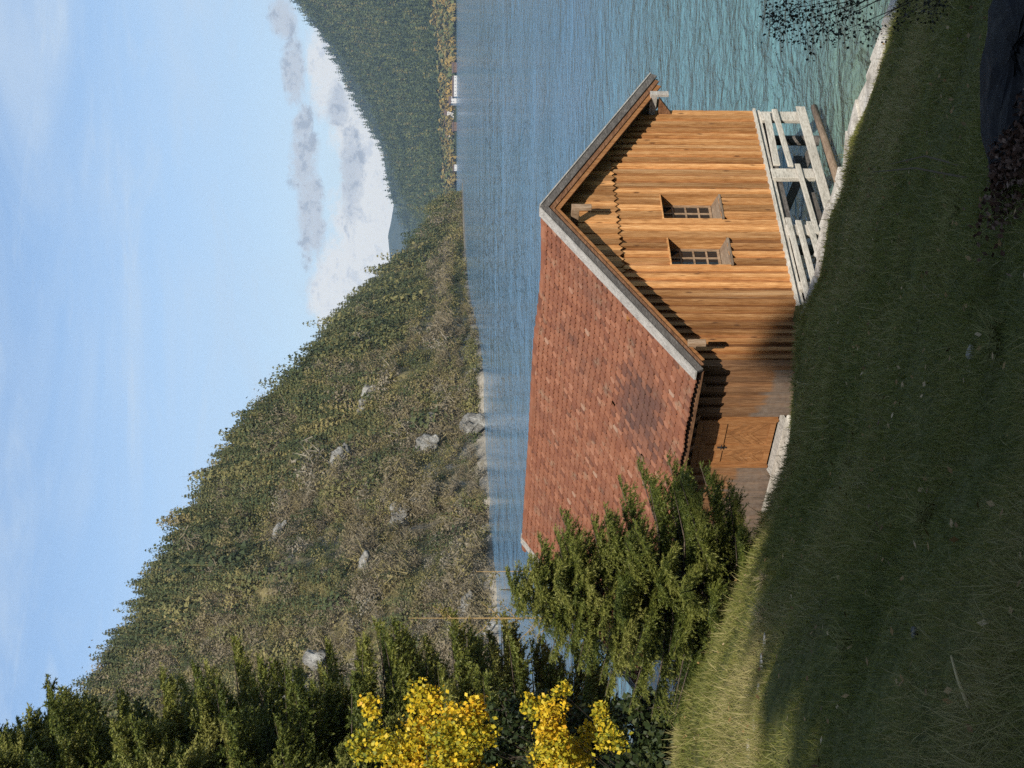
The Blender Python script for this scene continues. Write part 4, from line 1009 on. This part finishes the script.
xx = q0[0] + (X_ - 632)/F_PX*q0[1]; yy = q0[1] + .2 - (Y_ - 1016)*.02 ; ct = np.stack([xx, yy, ground_z(xx, yy) + R.uniform(.02, .14, n_)], -1)
a_ = R.normal(0, 1, (n_, 3)); a_ /= np.linalg.norm(a_, axis=1)[:, None]; b_2 = np.cross(a_, R.normal(0, 1, (n_, 3))); b_2 /= np.linalg.norm(b_2, axis=1)[:, None]
V = np.stack([ct - a_*.022, ct + b_2*.014, ct + a_*.022, ct - b_2*.014], 1).reshape(-1, 3)
M['litter'] = leafmat('dead_leaf', [(0, (.03, .014, .008)), (.6, (.075, .035, .02)), (1, (.22, .15, .11))], .8)
tag(npmesh('leaf_litter', V, np.arange(4*n_).reshape(-1, 4), M['litter'], tint=np.repeat(np.clip(R.normal(.45, .25, n_), 0, 1), 4)), 'brown dead leaves heaped beside the dark boulder', 'leaves', kind='stuff')
# dry tuft on the ledge and bent dry stalks
def tuft(X, Y, n, L, seed, lab, mat, spread=.5, name='grass_tuft'):
    q = ray_ground(X, Y); rng = np.random.default_rng(seed); mb = MB()
    for k in range(n):
        a = rng.uniform(0, 6.28); l = L*rng.uniform(.5, 1.1); c = np.array([math.cos(a)*spread, math.sin(a)*spread, 1.0]); c /= np.linalg.norm(c); b0 = np.array([rng.normal(0, .04), rng.normal(0, .04), -.02])
        mb.tube([b0, b0 + c*l*.6, b0 + c*l + np.array([c[0], c[1], -.4])*l*.25], [.0045, .0035, .001], 3)
    tag(mb.build(name, M[mat], loc=q), lab, 'grass tuft')
tuft(150, 768, 60, .24, 1, 'straw coloured dry grass tuft at the end of the worn ledge', 'straw', .8)
for i_, (X_t, Y_t) in enumerate(((300, 850), (520, 905), (250, 930), (430, 1000), (560, 960), (120, 850))):
    tuft(X_t, Y_t, 45, .2, 20 + i_, 'tuft of longer faded grass in the shaded bank, ' + ('near the foot of the dark wall', 'below the left end of the barrier', 'in the middle left of the bank', 'at the bottom edge', 'near the bent dry stalks', 'just below the worn ledge')[i_], 'tuft', .9)
tuft(186, 765, 30, .2, 2, 'thin dry grass tuft by the spruce at the edge of the light', 'straw', .9)
for (pts_, lab) in (([(590, 968), (600, 915), (596, 872)], 'longer bent dry stalk in the grass before the shore wall'), ([(602, 962), (612, 925), (604, 890)], 'shorter bent dry stalk in the grass before the shore wall')):
    a = ray_ground(*pts_[0]); w = [px(X, Y, a[1] + .35*k) - a for k, (X, Y) in enumerate(pts_)]
    mb = MB(); mb.tube(w, [.009, .007, .003], 5); tag(mb.build('dry_stalk', M['dry'], loc=a), lab, 'stalk')

# ------------------------------------------------------------------ haze
hz = MB(); hz.box((-9500, -260, -3.6), (9500, 9800, 1450)); hm = bpy.data.materials.new('haze'); hm.use_nodes = True
nt = hm.node_tree; nt.nodes.clear(); vo = nt.nodes.new('ShaderNodeVolumePrincipled'); ou = nt.nodes.new('ShaderNodeOutputMaterial')
vo.inputs['Color'].default_value = (.50, .72, 1, 1); vo.inputs['Density'].default_value = 6.5e-5; vo.inputs['Anisotropy'].default_value = .1
nt.links.new(vo.outputs[0], ou.inputs['Volume'])
HAZE = True
if HAZE: tag(hz.build('haze', hm), 'thin bluish mountain haze', 'haze', kind='stuff')

# ------------------------------------------------------------------ light
EL, AZ = math.radians(36), math.radians(178)       # azimuth clockwise from the view direction (+Y)
sd = np.array([math.sin(AZ)*math.cos(EL), math.cos(AZ)*math.cos(EL), math.sin(EL)])
sun = bpy.data.lights.new('sun', 'SUN'); sun.energy = 4.7; sun.angle = math.radians(.53); sun.color = (1, .93, .82)
so = bpy.data.objects.new('sun', sun); COL.objects.link(so)
from mathutils import Vector, Matrix
so.rotation_euler = Vector(sd).to_track_quat('Z', 'Y').to_euler(); so.location = (0, -20, 40)

w = bpy.data.worlds.new('World'); sc.world = w; w.use_nodes = True; nt = w.node_tree; nt.nodes.clear()
N_ = lambda ty, **k: (lambda x: ([setattr(x, a, b) for a, b in k.items()], x)[1])(nt.nodes.new(ty))
out = N_('ShaderNodeOutputWorld'); bg = N_('ShaderNodeBackground'); nt.links.new(bg.outputs[0], out.inputs[0]); bg.inputs[1].default_value = .105
sky = N_('ShaderNodeTexSky', sky_type='NISHITA', sun_disc=False, sun_elevation=EL, sun_rotation=AZ, altitude=900, air_density=1.0, dust_density=.6, ozone_density=1.6)
def Mth(op, a, b=0.0, clamp=False):
    x = N_('ShaderNodeMath', operation=op, use_clamp=clamp)
    for i, v in enumerate((a, b)):
        if isinstance(v, (int, float)): x.inputs[i].default_value = v
        else: nt.links.new(v, x.inputs[i])
    return x.outputs[0]
tc = N_('ShaderNodeTexCoord'); sep = N_('ShaderNodeSeparateXYZ'); nt.links.new(tc.outputs['Generated'], sep.inputs[0])
az = Mth('MULTIPLY', Mth('ARCTAN2', sep.outputs[0], sep.outputs[1]), 57.2958); el = Mth('MULTIPLY', Mth('ARCSINE', sep.outputs[2]), 57.2958)
cv = N_('ShaderNodeCombineXYZ'); nt.links.new(az, cv.inputs[0]); nt.links.new(el, cv.inputs[1])
def noise(vec, scale, sx, sy, detail=6, rough=.6, dist=0, off=0):
    mp_ = N_('ShaderNodeMapping'); mp_.inputs['Scale'].default_value = (sx, sy, 1); mp_.inputs['Location'].default_value = (off, off*.7, off*.3); nt.links.new(vec, mp_.inputs[0])
    x = N_('ShaderNodeTexNoise'); nt.links.new(mp_.outputs[0], x.inputs[0]); x.inputs['Scale'].default_value = scale; x.inputs['Detail'].default_value = detail; x.inputs['Roughness'].default_value = rough; x.inputs['Distortion'].default_value = dist
    return x.outputs['Fac']
def sstep(v, a, b, c=0, d=1):
    x = N_('ShaderNodeMapRange', interpolation_type='SMOOTHSTEP'); nt.links.new(v, x.inputs[0])
    for i, k in enumerate((a, b, c, d)): x.inputs[i+1].default_value = k
    return x.outputs[0]
def MixC(f, a, b):
    x = N_('ShaderNodeMix', data_type='RGBA')
    if isinstance(f, (int, float)): x.inputs[0].default_value = f
    else: nt.links.new(f, x.inputs[0])
    for i, v in ((6, a), (7, b)):
        if isinstance(v, tuple): x.inputs[i].default_value = (*v, 1)
        else: nt.links.new(v, x.inputs[i])
    return x.outputs[2]
KS = 1/(.105*2**.55)
def K(r, g, b): return (r*KS, g*KS, b*KS)
# thin cirrus veil
ci = noise(cv.outputs[0], .09, .7, 2.2, 5, .6, 1.0, 3); ci2 = noise(cv.outputs[0], .30, .35, 2.0, 5, .65, 1.2, 11)
veil = Mth('ADD', sstep(ci, .38, .74, 0, .5), sstep(ci2, .48, .75, 0, .25))
low = sstep(el, 16, 2, 0, .5)
col = MixC(Mth('ADD', veil, low, True), sky.outputs[0], K(.74, .84, .93))
# cumulus along the valley
wn = noise(cv.outputs[0], 1.0, .75, 1.1, 9, .66, .3, 5); wn2 = noise(cv.outputs[0], 1.0, 2.2, 3.0, 7, .65, .2, 25)
wob = Mth('ADD', Mth('MULTIPLY', Mth('SUBTRACT', wn, .5), 4.2), Mth('MULTIPLY', Mth('SUBTRACT', wn2, .5), 1.8))
def blob(a0, e0, ra, re):
    u = Mth('DIVIDE', Mth('SUBTRACT', az, a0), ra); v = Mth('DIVIDE', Mth('SUBTRACT', el, e0), re)
    return Mth('SUBTRACT', 1.0, Mth('ADD', Mth('MULTIPLY', u, u), Mth('MULTIPLY', v, v)))
def clouds(bl):
    f = None
    for b_ in bl:
        x = blob(*b_); f = x if f is None else Mth('MAXIMUM', f, x)
    return f
dirc = lambda X, Y: (math.degrees(math.atan((X - CX)/F_PX)), math.degrees(math.atan((452 - Y)/F_PX)))
def B(X, Y, rx, ry): a, e = dirc(X, Y); return (a, e, math.degrees(rx/F_PX), math.degrees(ry/F_PX))
white = clouds([B(545, 372, 75, 36), B(500, 355, 40, 34), B(600, 372, 60, 28), B(650, 355, 50, 22), B(700, 330, 45, 18), B(470, 330, 30, 18)])
mw = sstep(Mth('ADD', white, Mth('MULTIPLY', wob, .8)), -.55, .50)
shd = sstep(Mth('ADD', wn2, Mth('MULTIPLY', Mth('SUBTRACT', wn, .5), .8)), .50, .70)
wc = MixC(shd, K(1.10, 1.07, 1.0), K(.86, .87, .88))
col = MixC(mw, col, wc)
grey = clouds([B(560, 312, 50, 13), B(608, 306, 32, 15), B(640, 305, 22, 10), B(692, 298, 34, 12), B(752, 290, 24, 14), B(662, 340, 26, 11), B(590, 352, 50, 12), B(535, 318, 24, 10)])
mg = sstep(Mth('ADD', grey, Mth('MULTIPLY', wob, .95)), -.45, .85, 0, .95)
gc = MixC(shd, K(.74, .755, .775), K(.48, .50, .54))
col = MixC(mg, col, gc)
nt.links.new(col, bg.inputs[0])

# ------------------------------------------------------------------ camera (held sideways, as the photograph was)
cam = bpy.data.cameras.new('camera'); co = bpy.data.objects.new('camera', cam); COL.objects.link(co)
cam.sensor_width = 36; cam.sensor_fit = 'HORIZONTAL'; cam.lens = F_PX/1024*36; cam.clip_start = .1; cam.clip_end = 30000
Fw = Vector((0, math.cos(PITCH), -math.sin(PITCH))); U = Vector((0, math.sin(PITCH), math.cos(PITCH))); Rt = Vector((1, 0, 0))
mx = Matrix((-U, Rt, -Fw)).transposed().to_4x4(); mx.translation = Vector(CAM); co.matrix_world = mx
sc.camera = co
sc.render.engine = 'CYCLES'
cy = sc.cycles; cy.max_bounces = 5; cy.diffuse_bounces = 2; cy.glossy_bounces = 2; cy.transmission_bounces = 2; cy.volume_bounces = 0; cy.transparent_max_bounces = 4
cy.sample_clamp_direct = 8; cy.sample_clamp_indirect = 4; cy.use_denoising = False; cy.caustics_reflective = False; cy.caustics_refractive = False
try: cy.denoiser = 'OPENIMAGEDENOISE'
except Exception: pass
vs = sc.view_settings; vs.view_transform = 'Standard'; vs.look = 'None'; vs.gamma = 1; vs.exposure = .55; vs.use_curve_mapping = False
